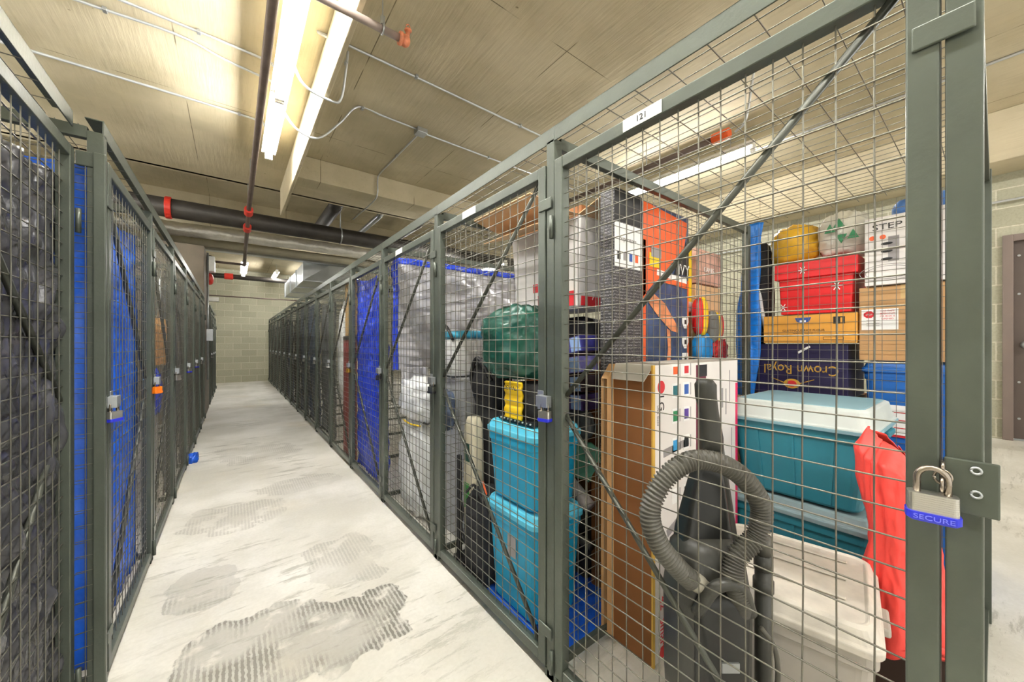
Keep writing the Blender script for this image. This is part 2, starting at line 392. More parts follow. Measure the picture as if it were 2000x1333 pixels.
# right-hand service door
dt = bpy.data.objects.new('door_1', None); C.objects.link(dt); dt.location = (6.5, -.55, .19); struct(dt)
b = MB(); b.box(6.46,6.62,-.11,-.04,.19,2.34); b.box(6.46,6.62,-1.07,-1.00,.19,2.34); b.box(6.461,6.619,-1.0,-.11,2.27,2.339); b.build('door_frame', door_fr, dt, bevel=.004)
b = MB(); b.box(6.52,6.57,-1.0,-.11,.21,2.27); b.build('door_leaf', door_br, dt, bevel=.003)
b = MB(); b.box(6.515,6.57,-.995,-.115,.192,.209); b.build('threshold', zinc, dt)
b = MB(); b.cyl((6.52,-.19,1.19),(6.47,-.19,1.19),.018); b.blob((6.45,-.19,1.19),(.03,.035,.035),1,0,1,0,16,10); b.cyl((6.521,-.19,1.19),(6.512,-.19,1.19),.04); b.build('handle', zinc, dt, smooth=True)
for z in (.42,.80,1.72,2.12):
    b = MB(); b.cyl((6.521,-.145,z),(6.513,-.145,z),.011,10); b.build('rivet', zinc, dt)

# ---------------------------------------------------------------- wire storage lockers
W = .93; HT = 1.968; DEP = 1.68
def mesh_panel(O, U, V, lu, lv, su, sv, r=.0017, jit=0, rr=None):
    O, U, V = Vector(O), Vector(U), Vector(V); Nn = U.cross(V).normalized(); b = MB(); q = rr or R
    def line(a, d, L, off):
        if jit:
            k = max(2, int(L/.22)); pts = []
            for i in range(k+1):
                e = q.uniform(-jit, jit)
                pts.append(a+d*(L*i/k)+(U if d == V else V)*e+Nn*off)
        else: pts = [a+Nn*off, a+d*L+Nn*off]
        b.tube(pts, r, 4, cap=False)
    n = int(round(lu/su))
    for i in range(1, n): line(O+U*(lu*i/n), V, lv, r*.9)
    n = int(round(lv/sv))
    for i in range(1, n): line(O+V*(lv*i/n), U, lu, -r*.9)
    return b
CACHE = {}
def part(key, name, m, parent, make, loc=(0,0,0), smooth=False, bevel=0):
    if key not in CACHE: CACHE[key] = make().mesh(name)
    o = bpy.data.objects.new(name, CACHE[key]); C.objects.link(o); o.parent = parent; o.location = loc
    return finish(o, m, smooth, bevel)
def locker(Xf, Y0, s, label, num=None, near=False, group=None, hasp=True, dx=0):
    t = thing('storage_locker', label, 'locker', (Xf, Y0, 0), group=group); k = (s, near)
    part(('post', k), 'post', steel, t, lambda: MB().box(0, s*.04, -.019, .019, 0, 1.925).box(0, s*.006, -.03, .03, 0, .03), bevel=.002)
    part(('rail', k), 'top_rail', steel, t, lambda: MB().box(0, s*.004, -.02, W-.02, 1.915, HT).box(0, s*.045, -.02, W-.02, HT-.004, HT), bevel=.0015)
    part(('part', k), 'partition_mesh', wire, t, lambda: mesh_panel((s*.045,.004,.06), (s,0,0), (0,0,1), DEP-.05, 1.84, .0508, .0508, .0015), smooth=True)
    part(('pbar', k), 'partition_rail', steel, t, lambda: MB().box(s*.04, s*DEP, -.014, .012, 1.90, 1.94), bevel=.002)
    part(('pfoot', k), 'partition_foot', steel, t, lambda: MB().box(s*.04, s*DEP, -.012, .01, .03, .06), bevel=.002)
    part(('bpost', k), 'back_post', steel, t, lambda: MB().box(s*DEP, s*(DEP+.035), -.019, .019, 0, 1.95), bevel=.002)
    part(('roof', k), 'roof_mesh', wire, t, lambda: mesh_panel((s*.01,-.01,1.945), (s,0,0), (0,1,0), DEP+.02, W-.0, .0508, .1016, .0015), smooth=True)
    part(('back', k), 'back_mesh', wire, t, lambda: mesh_panel((s*(DEP+.02),.02,.06), (0,1,0), (0,0,1), W-.04, 1.86, .0508, .0508, .0015), smooth=True)
    d = part(('door', k), 'door', steel, t, lambda: MB().box(s*-.004, s*.030, .024, .062, .035, 1.845).box(s*-.004, s*.030, W-.062, W-.024, .035, 1.845)
             .box(s*-.003, s*.029, .062, W-.062, 1.805, 1.845).box(s*-.003, s*.029, .062, W-.062, .035, .075), bevel=.003, loc=(dx,0,0))
    part(('dmesh', k), 'wire_mesh', wire, d, lambda: mesh_panel((s*.012,.05,.06), (0,1,0), (0,0,1), W-.10, 1.76, .0508, .0508, .0018, .0012 if near else 0), smooth=True)
    ap = Vector((s*.02, W-.055, .985))
    for z, kk in ((1.82, 'u'), (.06, 'l')):
        part(('br', kk, k), 'brace', brace_m, d, lambda: MB().tube([ap+Vector((0,0,.03 if kk == 'u' else -.03)), (s*.02, .06, z)], .0085, 8), smooth=True)
    if hasp:
        part(('hasp', k), 'hasp', zinc, d, lambda: MB().box(s*-.006, s*-.03, -.012, .045, .975, 1.015).box(s*-.0065, s*-.004, .03, .062, .96, 1.03), bevel=.004)
    for z in (1.70, .17):
        part(('tab', z, k), 'stop_tab', steel, d, lambda: MB().box(s*-.009, s*-.004, -.012, .055, z-.02, z+.02), bevel=.006)
        part(('hinge', z, k), 'hinge', steel, d, lambda: MB().cyl((s*-.01, W-.016, z-.09-.04), (s*-.01, W-.016, z-.09+.04), .0075, 10), smooth=True)
    if (near or num) and s > 0:
        pl = part(('plate', k), 'number_plate', white_pl, d, lambda: MB().box(s*-.004, s*-.006, .50, .62, 1.808, 1.843), bevel=.0008)
        if num: text('number', num, .017, (s*-.006, .56, 1.8255), 'X-' if s > 0 else 'X+', ink, pl, local=True)
    return t
rt = [
 'grey wire storage locker with number plate 121 and a vacuum cleaner inside',
 'grey wire storage locker holding two bright cyan totes and a green bag',
 'grey wire storage locker with the silver tarp and a white wrapped bundle inside',
 'grey wire storage locker filled by a deep blue tarp from top to bottom',
 'grey wire storage locker with a tan board and dark red panel behind its door',
 'grey wire storage locker just beyond the one with the dark red panel']
ORD = ['first','second','third','fourth','fifth','sixth','seventh','eighth','ninth','tenth','eleventh','twelfth','thirteenth','fourteenth','fifteenth']
RL = []
for k in range(15):
    lab = rt[k] if k < 6 else 'dark lined wire locker, %s of the long row counting from locker 121' % ORD[k]
    RL.append(locker(.9, .03+W*k, 1, lab, '121' if k == 0 else None, k < 3, None if k < 6 else 'dark lined lockers down the long row', hasp=k > 0))
# closing post of the row belongs to the last locker
t = RL[-1]; MB().box(0,.04,W-.019,W+.019,0,1.95).build('end_post', steel, t, local=True)
mesh_panel((.045,W,.06),(1,0,0),(0,0,1),DEP-.05,1.84,.0508,.0508,.0015).build('end_mesh', wire, t, local=True, smooth=True)
lt = ['grey wire storage locker with bright blue tarp and steel padlock on its door',
      'grey wire storage locker with an orange padlock and tan bristles inside',
      'narrow looking grey wire locker with a plain steel padlock beyond the orange one',
      'grey wire storage locker with first blue-based padlock beyond the plain steel one',
      'grey wire storage locker with second blue-based padlock, second from the pier',
      'grey wire storage locker standing against the plastered pier']
LL = []
for k in range(6): LL.append(locker(-.355, 1.88+W*k, -1, lt[k], None, k < 2))
t = LL[-1]; MB().box(0,-.04,W-.019,W+.005,0,1.95).build('end_post', steel, t, local=True)
locker(-.42, .93, -1, 'grey wire storage locker lined with crinkled black plastic, next to the blue lined one', None, True)
b = MB(); b.box(-.42,-.355,1.855,1.868,1.80,1.85); b.box(-.378,-.348,1.845,1.868,.0,1.85)
t = tag(b.build('filler_panel', steel, bevel=.003), 'narrow grey filler panel closing the step between black and blue lined lockers', 'panel')
mesh_panel((-.42,1.86,.02),(1,0,0),(0,0,1),.045,1.8,.022,.0508,.0016).build('wire_mesh', wire, t, smooth=True)
for k in range(3):
    locker(-.355, 9.4+W*k, -1, 'dark lined wire locker beyond the plastered pier, %s from the pier' % ORD[k], None, False, 'lockers beyond the pier')

# ---------------------------------------------------------------- padlocks
def padlock(label, loc, rz, bump=lock_blue, group=None, sc=1, body=lock_steel, word=None):
    t = thing('padlock', label, 'padlock', loc, rz, group); t.scale = (sc, sc, sc)
    # local: x width, z up, faces -y ; origin at the base
    b = MB()
    for i in range(9): b.loft([(.012+i*.0028,.0235,.011,.006),(.0145+i*.0028,.0235,.011,.006)])
    b.loft([(.010,.0228,.0104,.005),(.037,.0228,.0104,.005)]); b.build('lock_body', body, t, local=True, smooth=False)
    MB().loft([(0,.022,.012,.006),(.003,.0255,.0135,.007),(.012,.0255,.0135,.007)]).build('bumper', bump, t, local=True)
    pts = [(-.014,0,.03),(-.014,0,.052)]+[(-.014*math.cos(a), 0, .056+.015*math.sin(a)) for a in [math.pi*i/10 for i in range(11)]]+[(.014,0,.052),(.014,0,.03)]
    MB().tube(pts, .0038, 10).build('shackle', shackle_m, t, local=True, smooth=True)
    if word:
        o = text('lettering', word, .0062, (0,-.0136,.0062), 'Y-', mat('pale_blue_ink', (110, 116, 225), .5), t, local=True, wfac=1.25)
    return t
padlock('large laminated steel padlock with blue base lettered SECURE on locker 121', (.866,.06,.925), math.radians(-80), word='SECURE', sc=1.15)
for k, lab, bm, bd in ((1,'laminated padlock with violet base on the locker with cyan totes',lock_blue,lock_steel),
                   (2,'dark padlock on the locker with the silver tarp',blk,brace_m),
                   (3,'small black padlock on the deep blue tarp locker',blk,blk),
                   (4,'small brass padlock on the locker with the dark red panel',brass,brass),
                   (5,'small white padlock on the locker after the dark red panel',white_pl,zinc)):
    padlock(lab, (.877,.03+W*k+.004,.925), math.radians(-75), bm, None, 1, bd)
for k in range(6, 14): padlock('small steel padlock on the %s locker of the long row' % ORD[k], (.877,.03+W*k+.004,.925), math.radians(-75), lock_steel, 'padlocks down the long row')
for k, lab, bm, bd in ((0,'laminated padlock with blue base on the blue tarp locker door',lock_blue,lock_steel),
                   (1,'bright orange padlock on the second blue-row locker door',orange_pl,orange_pl),
                   (2,'plain steel padlock on the door beyond the orange padlock',lock_steel,lock_steel),
                   (3,'blue-based padlock, first beyond the plain steel padlock',lock_blue,lock_steel),
                   (4,'blue-based padlock, second beyond the plain steel padlock',lock_blue,lock_steel),
                   (5,'small padlock on the locker door against the pier',lock_steel,lock_steel)):
    padlock(lab, (-.335,1.88+W*k+.002,.925), math.radians(60), bm, None, 1, bd)
padlock('small padlock on the dark lockers beyond the pier', (-.335,9.402,.925), math.radians(60), lock_steel, 'padlocks beyond the pier')

# locker 121's strike plate and latch
b = MB(); b.box(.893,.899,-.004,.050,.94,1.022)
t = tag(b.build('strike_plate', steel, bevel=.002), 'grey steel strike plate behind the large SECURE padlock', 'latch plate')
for z in (1.008,.972):
    MB().tube([(.8925,.018+.005*math.cos(a),z+.005*math.sin(a)) for a in [i*math.pi/6 for i in range(13)]], .0018, 6).build('rivet', zinc, t, smooth=True)
for q in range(3):
    MB().tube([(.885-.008*q,.050+(.009*math.cos(a) if q%2 else .002),1.003-.010*q+.011*math.sin(a)) if q%2 else (.885-.008*q+.009*math.cos(a),.050,1.003-.010*q+.011*math.sin(a)) for a in [i*math.pi/7 for i in range(15)]], .0022, 6).build('chain_link', shackle_m, t, smooth=True)

# ---------------------------------------------------------------- ceiling services
def lamp(name, x, y0, y1, z, label, ln=1.2, wide=.065, along='Y', group='fluorescent strip lamps', cnt=1):
    t = thing(name, label, 'lamp', (x,(y0+y1)/2,z), group=group); L = (y1-y0)/2
    b = MB(); b.add([(-wide*.55,-L,.075),(wide*.55,-L,.075),(wide,-L,.05),(-wide,-L,.05),(-wide*.55,L,.075),(wide*.55,L,.075),(wide,L,.05),(-wide,L,.05)],
                    [(0,1,2,3)[::-1],(4,5,6,7),(0,4,5,1)[::-1],(1,5,6,2)[::-1],(2,6,7,3)[::-1],(3,7,4,0)[::-1]])
    b.box(-.03,.03,-L,L,.074,.12); b.build('housing', white_metal, t, local=True)
    for s in (-1, 1): MB().box(-.035,.035,s*L,s*(L-.03),-.02,.052).build('lamp_holder', white_metal, t, local=True, bevel=.003)
    for s in ((-.0,) if cnt == 1 else (-.022,.022)):
        MB().cyl((s,-L+.03,.01),(s,L-.03,.01),.0195,14).build('tube', tube_m, t, local=True, smooth=True)
    for yy in (-L*.7, L*.7): MB().cyl((0,yy,.12),(0,yy,ZC-z),.004,6).build('hanger_rod', zinc, t, local=True)
    return t
for i, (a, c_) in enumerate(((3.63,4.84),(2.40,3.61),(1.17,2.38),(-.06,1.15),(-1.3,-.1),(-2.6,-1.4))):
    lamp('fluorescent_lamp', .31, a, c_, 3.245, ('lit fluorescent strip lamp over the aisle, ending before the big black pipe',
         'lit fluorescent strip lamp over the aisle, %s of the run from the black pipe' % ORD[i])[min(i,1)], group=None if i == 0 else 'aisle strip lamps')
lamp('fluorescent_lamp', .2, 9.6, 11.2, 2.88, 'small bright strip lamp hanging beyond the foil wrapped pipe', group=None)
lamp('fluorescent_lamp', 4.4, 1.55, 3.1, 3.245, 'lit strip lamp seen through the roof mesh of locker 121', group=None)
for i_, y_ in enumerate((1.2, 3.6, 5.6, 9.2)): lamp('fluorescent_lamp', -2.9, y_, y_+1.22, 3.245, '%s added fill lamp out of view behind the blue lockers' % ORD[i_], group='added fill lamps behind the blue lockers')  # unseen lamps added to lift the light on the mid aisle and ceiling
lamp('fluorescent_lamp', 4.4, -2.8, -1.3, 3.245, 'added fill lamp over the side bay, out of view short of locker 121', group='added side bay fill lamps')  # lamp added outside the view to even out the lighting
lamp('fluorescent_lamp', 2.6, 10.0, 11.2, 2.9, 'bright strip lamp glowing beside the sheet metal duct', group=None)
lamp('fluorescent_lamp', 4.4, 6.0, 7.2, 2.78, 'added fill lamp over the side bay, just past the cross beam', group='added side bay fill lamps')  # lamp added behind the lockers to brighten the side bay
lamp('fluorescent_lamp', 4.4, 9.6, 10.8, 3.2, 'added fill lamp over the side bay, far past the cross beam', group='added side bay fill lamps')  # second added lamp behind the lockers, fill for the far end
lamp('fluorescent_lamp', 1.0, 12.4, 13.6, 3.2, 'added fill lamp before the block end wall, above the duct', group=None, along='Y')  # lamp added to brighten the end wall

def pipe(name, pts, r, m, label, cat, n=14, group=None, parts=()):
    o = tag(MB().tube(pts, r, n).build(name, m, smooth=True), label, cat, group)
    for nm, p, q, rr, mm in parts: MB().cyl(p, q, rr, 18).build(nm, mm, o, smooth=False, bevel=.006)
    return o
# sprinkler main running along the aisle, dipping under the big pipe
pp = bez([(.17,-3.5,3.02),(.17,0,3.02),(.17,5.5,3.02),(.175,7.5,3.0)],4)
o = pipe('sprinkler_pipe', [(.17,-3.5,3.04),(.17,6.1,3.04),(.17,8.7,2.70)], .027, rust_pipe, 'dull brown sprinkler pipe with red couplings running along the aisle ceiling', 'pipe',
     parts=[('coupling',(.17,6.15,3.034),(.17,6.3,3.014),.052,red_paint),('coupling',(.17,6.75,2.955),(.17,6.9,2.935),.052,red_paint)])
for y in (5.6, 6.5):
    MB().cyl((.17,y,3.05),(.17,y,ZC),.005,6).build('hanger_rod', zinc, o)
MB().cyl((.16,8.65,2.705),(-.34,8.62,2.70),.022,10).build('branch_pipe', rust_pipe, o, smooth=True)
MB().cyl((-.33,8.62,2.66),(-.33,8.62,2.80),.03,10).build('branch_fitting', rust_pipe, o, smooth=True)
o = pipe('sprinkler_pipe', [(.17,2.18,3.05),(.80,2.18,3.05)], .022, mat('grey_pipe_paint', (150, 136, 128), .5, .3, .15, 10), 'short grey sprinkler branch crossing under the beam with a salmon elbow', 'pipe')
MB().blob((.835,2.18,3.05),(.031,.033,.033),.9,.02,2,1,18,12).cyl((.798,2.18,3.05),(.815,2.18,3.05),.037,16).build('elbow', orange_paint, o, smooth=True)
MB().cyl((.85,2.18,3.07),(.855,2.18,3.12),.013,10).cyl((.855,2.18,3.12),(.855,2.18,3.125),.022,12).tube([(.855+.013*math.cos(a),2.18,3.142+.017*math.sin(a)) for a in [i*math.pi/8 for i in range(17)]],.003,6).build('sprinkler_head', orange_paint, o, smooth=True)
MB().cyl((.70,2.18,3.10),(.70,2.18,ZC),.004,6).box(.689,.711,2.17,2.19,3.075,3.125).build('hanger_rod', zinc, o)
MB().tube([(.70,2.18+.027*math.cos(a),3.05+.027*math.sin(a)) for a in [i*math.pi/8 for i in range(17)]],.005,6).build('hanger_ring', zinc, o, smooth=True)
o = pipe('drain_pipe', [(-4.1,7.2,3.16),(6.4,7.2,3.16)], .135, black_pipe, 'large black iron pipe crossing the ceiling with red collar', 'pipe', 28)
for x, mm, nm in ((-.74,red_paint,'red_collar'),): MB().cyl((x-.035,7.2,3.16),(x+.035,7.2,3.16),.155,28).build(nm, mm, o, bevel=.01)
for x in (1.55, 3.4, -1.6):
    MB().tube([(x,7.2+.14*math.cos(a),3.16+.14*math.sin(a)) for a in [i*math.pi/12 for i in range(25)]],.012,6).cyl((x,7.2,3.3),(x,7.2,3.95),.01,6).build('strap_hanger', zinc, o, smooth=True)
def foilfn(u, v):
    x = -4.1+10.5*u; a = 2*math.pi*v; k = noise.noise(Vector((x*5, math.cos(a)*2, math.sin(a)*2)))+.5*noise.noise(Vector((x*16, math.cos(a)*4, math.sin(a)*4)))
    r = .11+.014*k; return (x, 8.0+r*math.cos(a), 3.08+r*math.sin(a)+.02*math.sin(x*1.3))
tag(MB().grid(foilfn, 260, 20).build('foil_wrapped_pipe', foil, smooth=True), 'crinkled silver foil wrapped pipe behind the big black pipe', 'pipe')
pipe('jacketed_pipe', [(-4.1,8.4,2.98),(6.4,8.4,2.98)], .078, pale_insul, 'dull grey jacketed pipe below the foil wrapped pipe', 'pipe', 20)
tag(MB().box(-4.1,6.4,8.98,9.15,2.98,3.12).build('crossing_duct', duct_m, bevel=.004), 'low shiny sheet metal duct crossing behind the jacketed pipe', 'duct')
o = tag(MB().box(1.25,2.3,9.3,13.2,2.62,3.02).build('air_duct', duct_m, bevel=.004), 'long rectangular sheet metal duct running towards the block wall', 'duct')
for y in (9.3, 10.5, 11.7, 12.9): MB().box(1.235,2.315,y,y+.04,2.605,3.035).build('flange', zinc, o)
MB().add([(1.25,9.3,2.62),(2.3,9.3,2.62),(2.3,9.3,3.02),(1.25,9.3,3.02),(1.75,9.16,2.98),(2.3,9.16,2.98),(2.3,9.16,3.12),(1.75,9.16,3.12)],[(0,1,5,4),(1,2,6,5),(2,3,7,6),(3,0,4,7)]).build('duct_taper', duct_m, o)
pipe('wall_pipe', [(-2,13.9,2.62),(2.0,13.9,2.62),(2.0,13.9,2.5),(4,13.9,2.48)], .02, rust_pipe, 'thin dark pipe along the top of the block end wall', 'pipe', 8)
pipe('far_black_pipe', [(-2,13.2,3.12),(6,13.2,3.12)], .07, black_pipe, 'dark pipe with red collars under the far ceiling before the end wall', 'pipe', 12,
     parts=[('red_collar',(-.2,13.2,3.12),(.0,13.2,3.12),.09,red_paint)])
for i in range(3):
    tag(MB().tube([(1.4+i*.75,6.7,ZC+.1),(1.4+i*.75,6.9,ZC+.06),(1.4+i*.75,8.8,ZC+.06)], (.11,.05,.08)[i], 14).build('recess_pipe', (black_pipe, zinc, black_pipe)[i], smooth=True),
        'short %s pipe in the dark ceiling recess over the big pipe' % ('thick black','thin shiny','thinner black')[i], 'pipe')

def conduit(pts, label, clips=(), r=.0095, n=8):
    o = tag(MB().tube(bez(pts, 6), r, 8).build('conduit', conduit_m, smooth=True), label, 'conduit')
    for (x, y, z) in clips: MB().box(x-.012,x+.012,y-.02,y+.02,z-.012,z+.012).build('clip', zinc, o, bevel=.003)
    return o
zc = ZC-.012
conduit([(-2.1,4.56,zc),(0,4.55,zc),(.28,4.55,zc-.05)], 'thin steel conduit on the ceiling nearest the big black pipe, aisle side', [(.05,4.55,zc)], .011)
conduit([(-2.1,3.62,zc),(-1,3.70,zc),(-.35,3.66,zc),(-.05,3.75,zc),(.28,3.75,zc-.04)], 'thin steel conduit with a slight kink, middle of three over the blue lockers', [(-.7,3.69,zc)])
conduit([(-2.1,3.48,zc),(0,3.54,zc),(.28,3.54,zc-.04)], 'thin straight steel conduit just ahead of the kinked one', [(-.2,3.535,zc)])
conduit([(.60,3.0,zc-.02),(.7,3.0,zc),(3.2,3.03,zc),(6,3.03,zc)], 'thin steel conduit crossing the bare ceiling beside the salmon elbow', [(1.25,3.0,zc),(2.4,3.02,zc)])
conduit([(.33,3.10,3.3),(.42,3.10,3.12),(.60,3.10,3.075),(.67,3.09,3.11),(.69,3.02,3.3),(.70,3.0,3.44)], 'short steel conduit looping under the beam from the lamp joint', [(.692,3.02,3.36)])
conduit([(.33,3.74,3.25),(.45,3.74,3.1),(.62,3.74,3.08),(.80,3.73,3.28),(.96,3.72,zc),(1.2,3.72,zc),(1.56,3.73,zc)], 'steel conduit bending under the beam towards the junction box', [(1.0,3.72,zc)])
o = tag(MB().box(1.55,1.66,3.68,3.79,ZC-.05,ZC-.001).build('junction_box', zinc, bevel=.003), 'square galvanised junction box on the ceiling where conduits meet', 'junction box')
conduit([(1.66,3.74,zc-.015),(1.8,3.76,zc),(3.5,3.78,zc),(6,3.8,zc)], 'steel conduit leaving the junction box over the long locker row', [(2.5,3.77,zc)])
conduit([(1.6,3.79,zc-.01),(1.59,4.4,zc),(1.57,5.0,zc),(1.56,5.07,3.42),(1.56,5.08,3.24),(1.56,5.3,3.19),(1.55,6.3,3.22)], 'steel conduit running from the junction box down over the cross beam', [(1.585,4.4,zc)])
conduit([(4.92,-3.5,zc),(4.92,0,zc),(4.92,5.05,zc)], 'long steel conduit over the side bay, above locker 121', [(4.92,1.2,zc)], .012)
conduit([(3.2,.9,3.45),(3.2,1.1,3.4),(3.25,1.2,3.0),(3.3,1.3,2.95)], 'bent steel conduit stub above the roof mesh', [])
conduit([(6.44,-3,2.72),(6.44,0,2.70),(6.44,4,2.70)], 'steel conduit along the side wall above the brown door', [], .012)
o = pipe('sprinkler_pipe', [(3.74,1.66,3.2),(3.74,5.0,3.2)], .03, rust_pipe, 'dark brown sprinkler pipe with orange end over the side bay', 'pipe')
MB().cyl((3.74,1.52,3.2),(3.74,1.68,3.2),.05,16).build('coupling', orange_m, o, bevel=.01)
MB().cyl((3.74,2.4,3.2),(3.74,2.4,ZC),.006,6).build('hanger_rod', zinc, o)
# pier fittings
o = tag(MB().cyl((-.359,8.3,2.33),(-.31,8.3,2.33),.10,24).blob((-.31,8.3,2.33),(.04,.095,.095),1,0,1,0,24,12).build('alarm_bell', red_paint, smooth=True), 'round red alarm bell on the plastered pier', 'alarm bell')
tag(MB().box(-.359,-.25,8.1,8.3,2.44,2.7).build('alarm_box', white_metal, bevel=.01), 'white metal box on the pier above the red bell', 'box')
tag(MB().tube([(-.34,8.05,.6),(-.34,8.05,2.74)],.014,8).build('pier_conduit', zinc, smooth=True), 'vertical steel conduit on the plastered pier face', 'conduit')
tag(MB().box(-.359,-.27,8.0,8.12,1.25,1.45).build('switch_box', zinc, bevel=.004), 'small galvanised switch box low on the pier face', 'box')
tag(MB().box(-.359,-.20,8.28,8.42,1.95,2.02).build('pier_bracket', white_metal, bevel=.004), 'small white bracket on the pier below the bell', 'bracket')

# ---------------------------------------------------------------- sheets and tarps
def sheet(name, m, O, U, V, label, cat='tarp', amp=.02, folds=6, seed=1, nu=70, nv=70, group=None, sag=0, edge=None, crk=.008):
    O, U, V = Vector(O), Vector(U), Vector(V); Nn = U.cross(V).normalized()
    def fn(u, v):
        p = O+U*u+V*v
        f = math.sin((u*folds+noise.noise(Vector((u*2+seed, v*1.3, seed)))*1.6)*2*math.pi)*.5*(1-.3*v)
        k = abs(noise.noise(Vector((u*9+seed*2, v*12, 3))))*2+.6*abs(noise.noise(Vector((u*22, v*26+seed, 1))))
        dz = -sag*math.sin(math.pi*u)*v
        return p+Nn*(amp*f+amp*.9*noise.noise(Vector((u*3, v*3+seed, 2)))+crk*k)+Vector((0,0,dz))
    b = MB().grid(fn, nu, nv); o = b.build(name, m, smooth=True, thick=.0015)
    if edge:
        w_ = edge[1]/U.length; h_ = edge[1]/V.length
        def e1(u, v): q = fn(u, 1-h_+v*h_*1.0); return q+Nn*.004
        MB().grid(e1, nu, 4).build('hem', edge[0], o, smooth=True, thick=.002)
        def e2(u, v): return fn(u*w_, v)+Nn*.004
        MB().grid(e2, 4, nv).build('hem', edge[0], o, smooth=True, thick=.002)
    return tag(o, label, cat, group)
# U x V normal should face the viewer when possible (solid both sides anyway)
sheet('plastic_sheet', tarp_black, (-.458,1.856,.03), (0,-.88,0), (0,0,1.72), 'crinkled black plastic sheet lining the wire locker before the blue tarp', 'plastic sheet', .007, 3, 3, 100, 130, sag=.05, crk=-.020)
sheet('tarp', tarp_blue, (-.392,1.915,.06), (-1.3,.05,0), (0,0,1.76), 'blue tarp hanging against the filler panel step', 'tarp', .02, 5, 4)
sheet('tarp', tarp_blue, (-.408,2.79,.06), (0,-.84,0), (0,0,1.72), 'bright blue tarp filling the locker behind the laminated padlock', 'tarp', .010, 3, 5, 80, 120, sag=.05, crk=.014)
sheet('tarp', tarp_deep, (.948,2.845,.06), (0,.88,0), (0,0,1.76), 'deep blue tarp hanging behind the wire door, full locker height', 'tarp', .012, 4, 6, 80, 120, sag=.06, crk=.018)
sheet('tarp', tarp_silver, (.96,2.77,1.0), (1.5,.0,0), (0,0,.86), 'silver tarp with blue hem hanging across the locker partition', 'tarp', .03, 2.5, 8, 90, 60, edge=(tarp_deep,.045), crk=.02)
sheet('tarp', tarp_silver, (1.02,2.74,.70), (.22,.0,0), (0,0,.32), 'lower corner of silver tarp drooping behind the white sack', 'tarp', .02, 1.5, 9, 30, 30)
dk = [(5,tarp_grey),(6,tarp_navy),(7,tarp_navy),(8,tarp_black),(9,tarp_navy),(10,tarp_black),(11,tarp_black),(12,tarp_black),(13,tarp_black),(14,tarp_black)]
nm = {id(tarp_grey):'grey', id(tarp_navy):'navy', id(tarp_black):'black'}
for k, m_ in dk:
    sheet('plastic_sheet', m_, (.946+.005*(k%3),.03+W*k+.025,.06), (0,.88,0), (0,0,1.6+.06*(k%4)), '%s plastic sheet lining the %s locker of the long row' % (nm[id(m_)], ORD[k]),
          'plastic sheet', .015, 4, k, 30, 40, 'dark sheets down the long row (%s)' % nm[id(m_)], crk=.02)
for k in range(1, 6):
    if k == 1: continue
    sheet('plastic_sheet', tarp_grey, (-.41,1.88+W*k+.89,.06), (0,-.86,0), (0,0,1.7), 'grey sheeting in the %s blue-row locker, counted from the bright blue tarp' % ORD[k], 'plastic sheet', .012, 4, k+20, 30, 40, 'grey sheets near the pier', crk=.012)
for k in range(3):
    sheet('plastic_sheet', tarp_black, (-.44,9.4+W*k+.86,.06), (0,-.8,0), (0,0,1.7), 'black sheeting inside the %s locker beyond the pier' % ORD[k], 'plastic sheet', .012, 4, k+30, 24, 30, 'black sheets beyond the pier')
tag(MB().blob((-.33,4.95,.03),(.05,.09,.055),.8,.3,2,3,24,16,.45).build('tarp_corner', tarp_blue, smooth=True), 'small scrap of blue tarp poking out onto the floor', 'tarp')
# things in the second blue-row locker: broom bristles, blue cloth
o = tag(MB().loft([(1.05,.035,.05,.01),(1.3,.035,.085,.01),(1.38,.03,.06,.01)], -.42, 3.60).build('broom', mat('straw', (200,150,90), .8, 0, .3, 40, .5, 80), bevel=.004), 'tan straw broom head standing upright behind wire mesh', 'broom')
MB().cyl((-.42,3.60,1.38),(-.42,3.60,1.72),.013,10).build('handle', zinc, o, smooth=True)
tag(MB().blob((-.44,3.56,.86),(.04,.08,.16),.8,.15,3,2,24,20).build('cloth_bundle', tarp_deep, smooth=True), 'blue cloth bundle beneath the straw broom', 'cloth')
tag(MB().loft([(.0,.08,.14,.02),(.70,.08,.14,.02)], -.51, 3.52).build('tall_carton', mat('grey_white_carton', (180,176,168), .6), bevel=.004), 'tall pale carton standing under the broom and cloth', 'box')
tag(MB().loft([(.0,.18,.30,.02),(1.5,.18,.30,.02)], -.80, 3.2).build('wrapped_stack', tarp_grey, bevel=.01), 'grey wrapped stack deep in the orange padlock locker', 'wrapped stack')
# tan board and dark red panel
tag(MB().box(.97,.99,3.86,4.28,.04,1.86).build('tan_board', wood_m, bevel=.003), 'tall tan board leaning behind a wire door', 'board')
o = tag(MB().box(.945,.965,3.80,4.24,.05,1.24).build('red_panel', dark_red, bevel=.003), 'dark red panel with black top edge beside the tan board', 'panel')
MB().box(.940,.967,3.80,4.24,1.24,1.28).build('edge_strip', blk, o, bevel=.004)
tag(MB().blob((1.05,4.48,1.1),(.1,.14,.55),.6,.12,3,7,30,30).build('wrapped_bundle', clear_w, smooth=True), 'clear wrapped bundle beside the tall tan board', 'bundle')

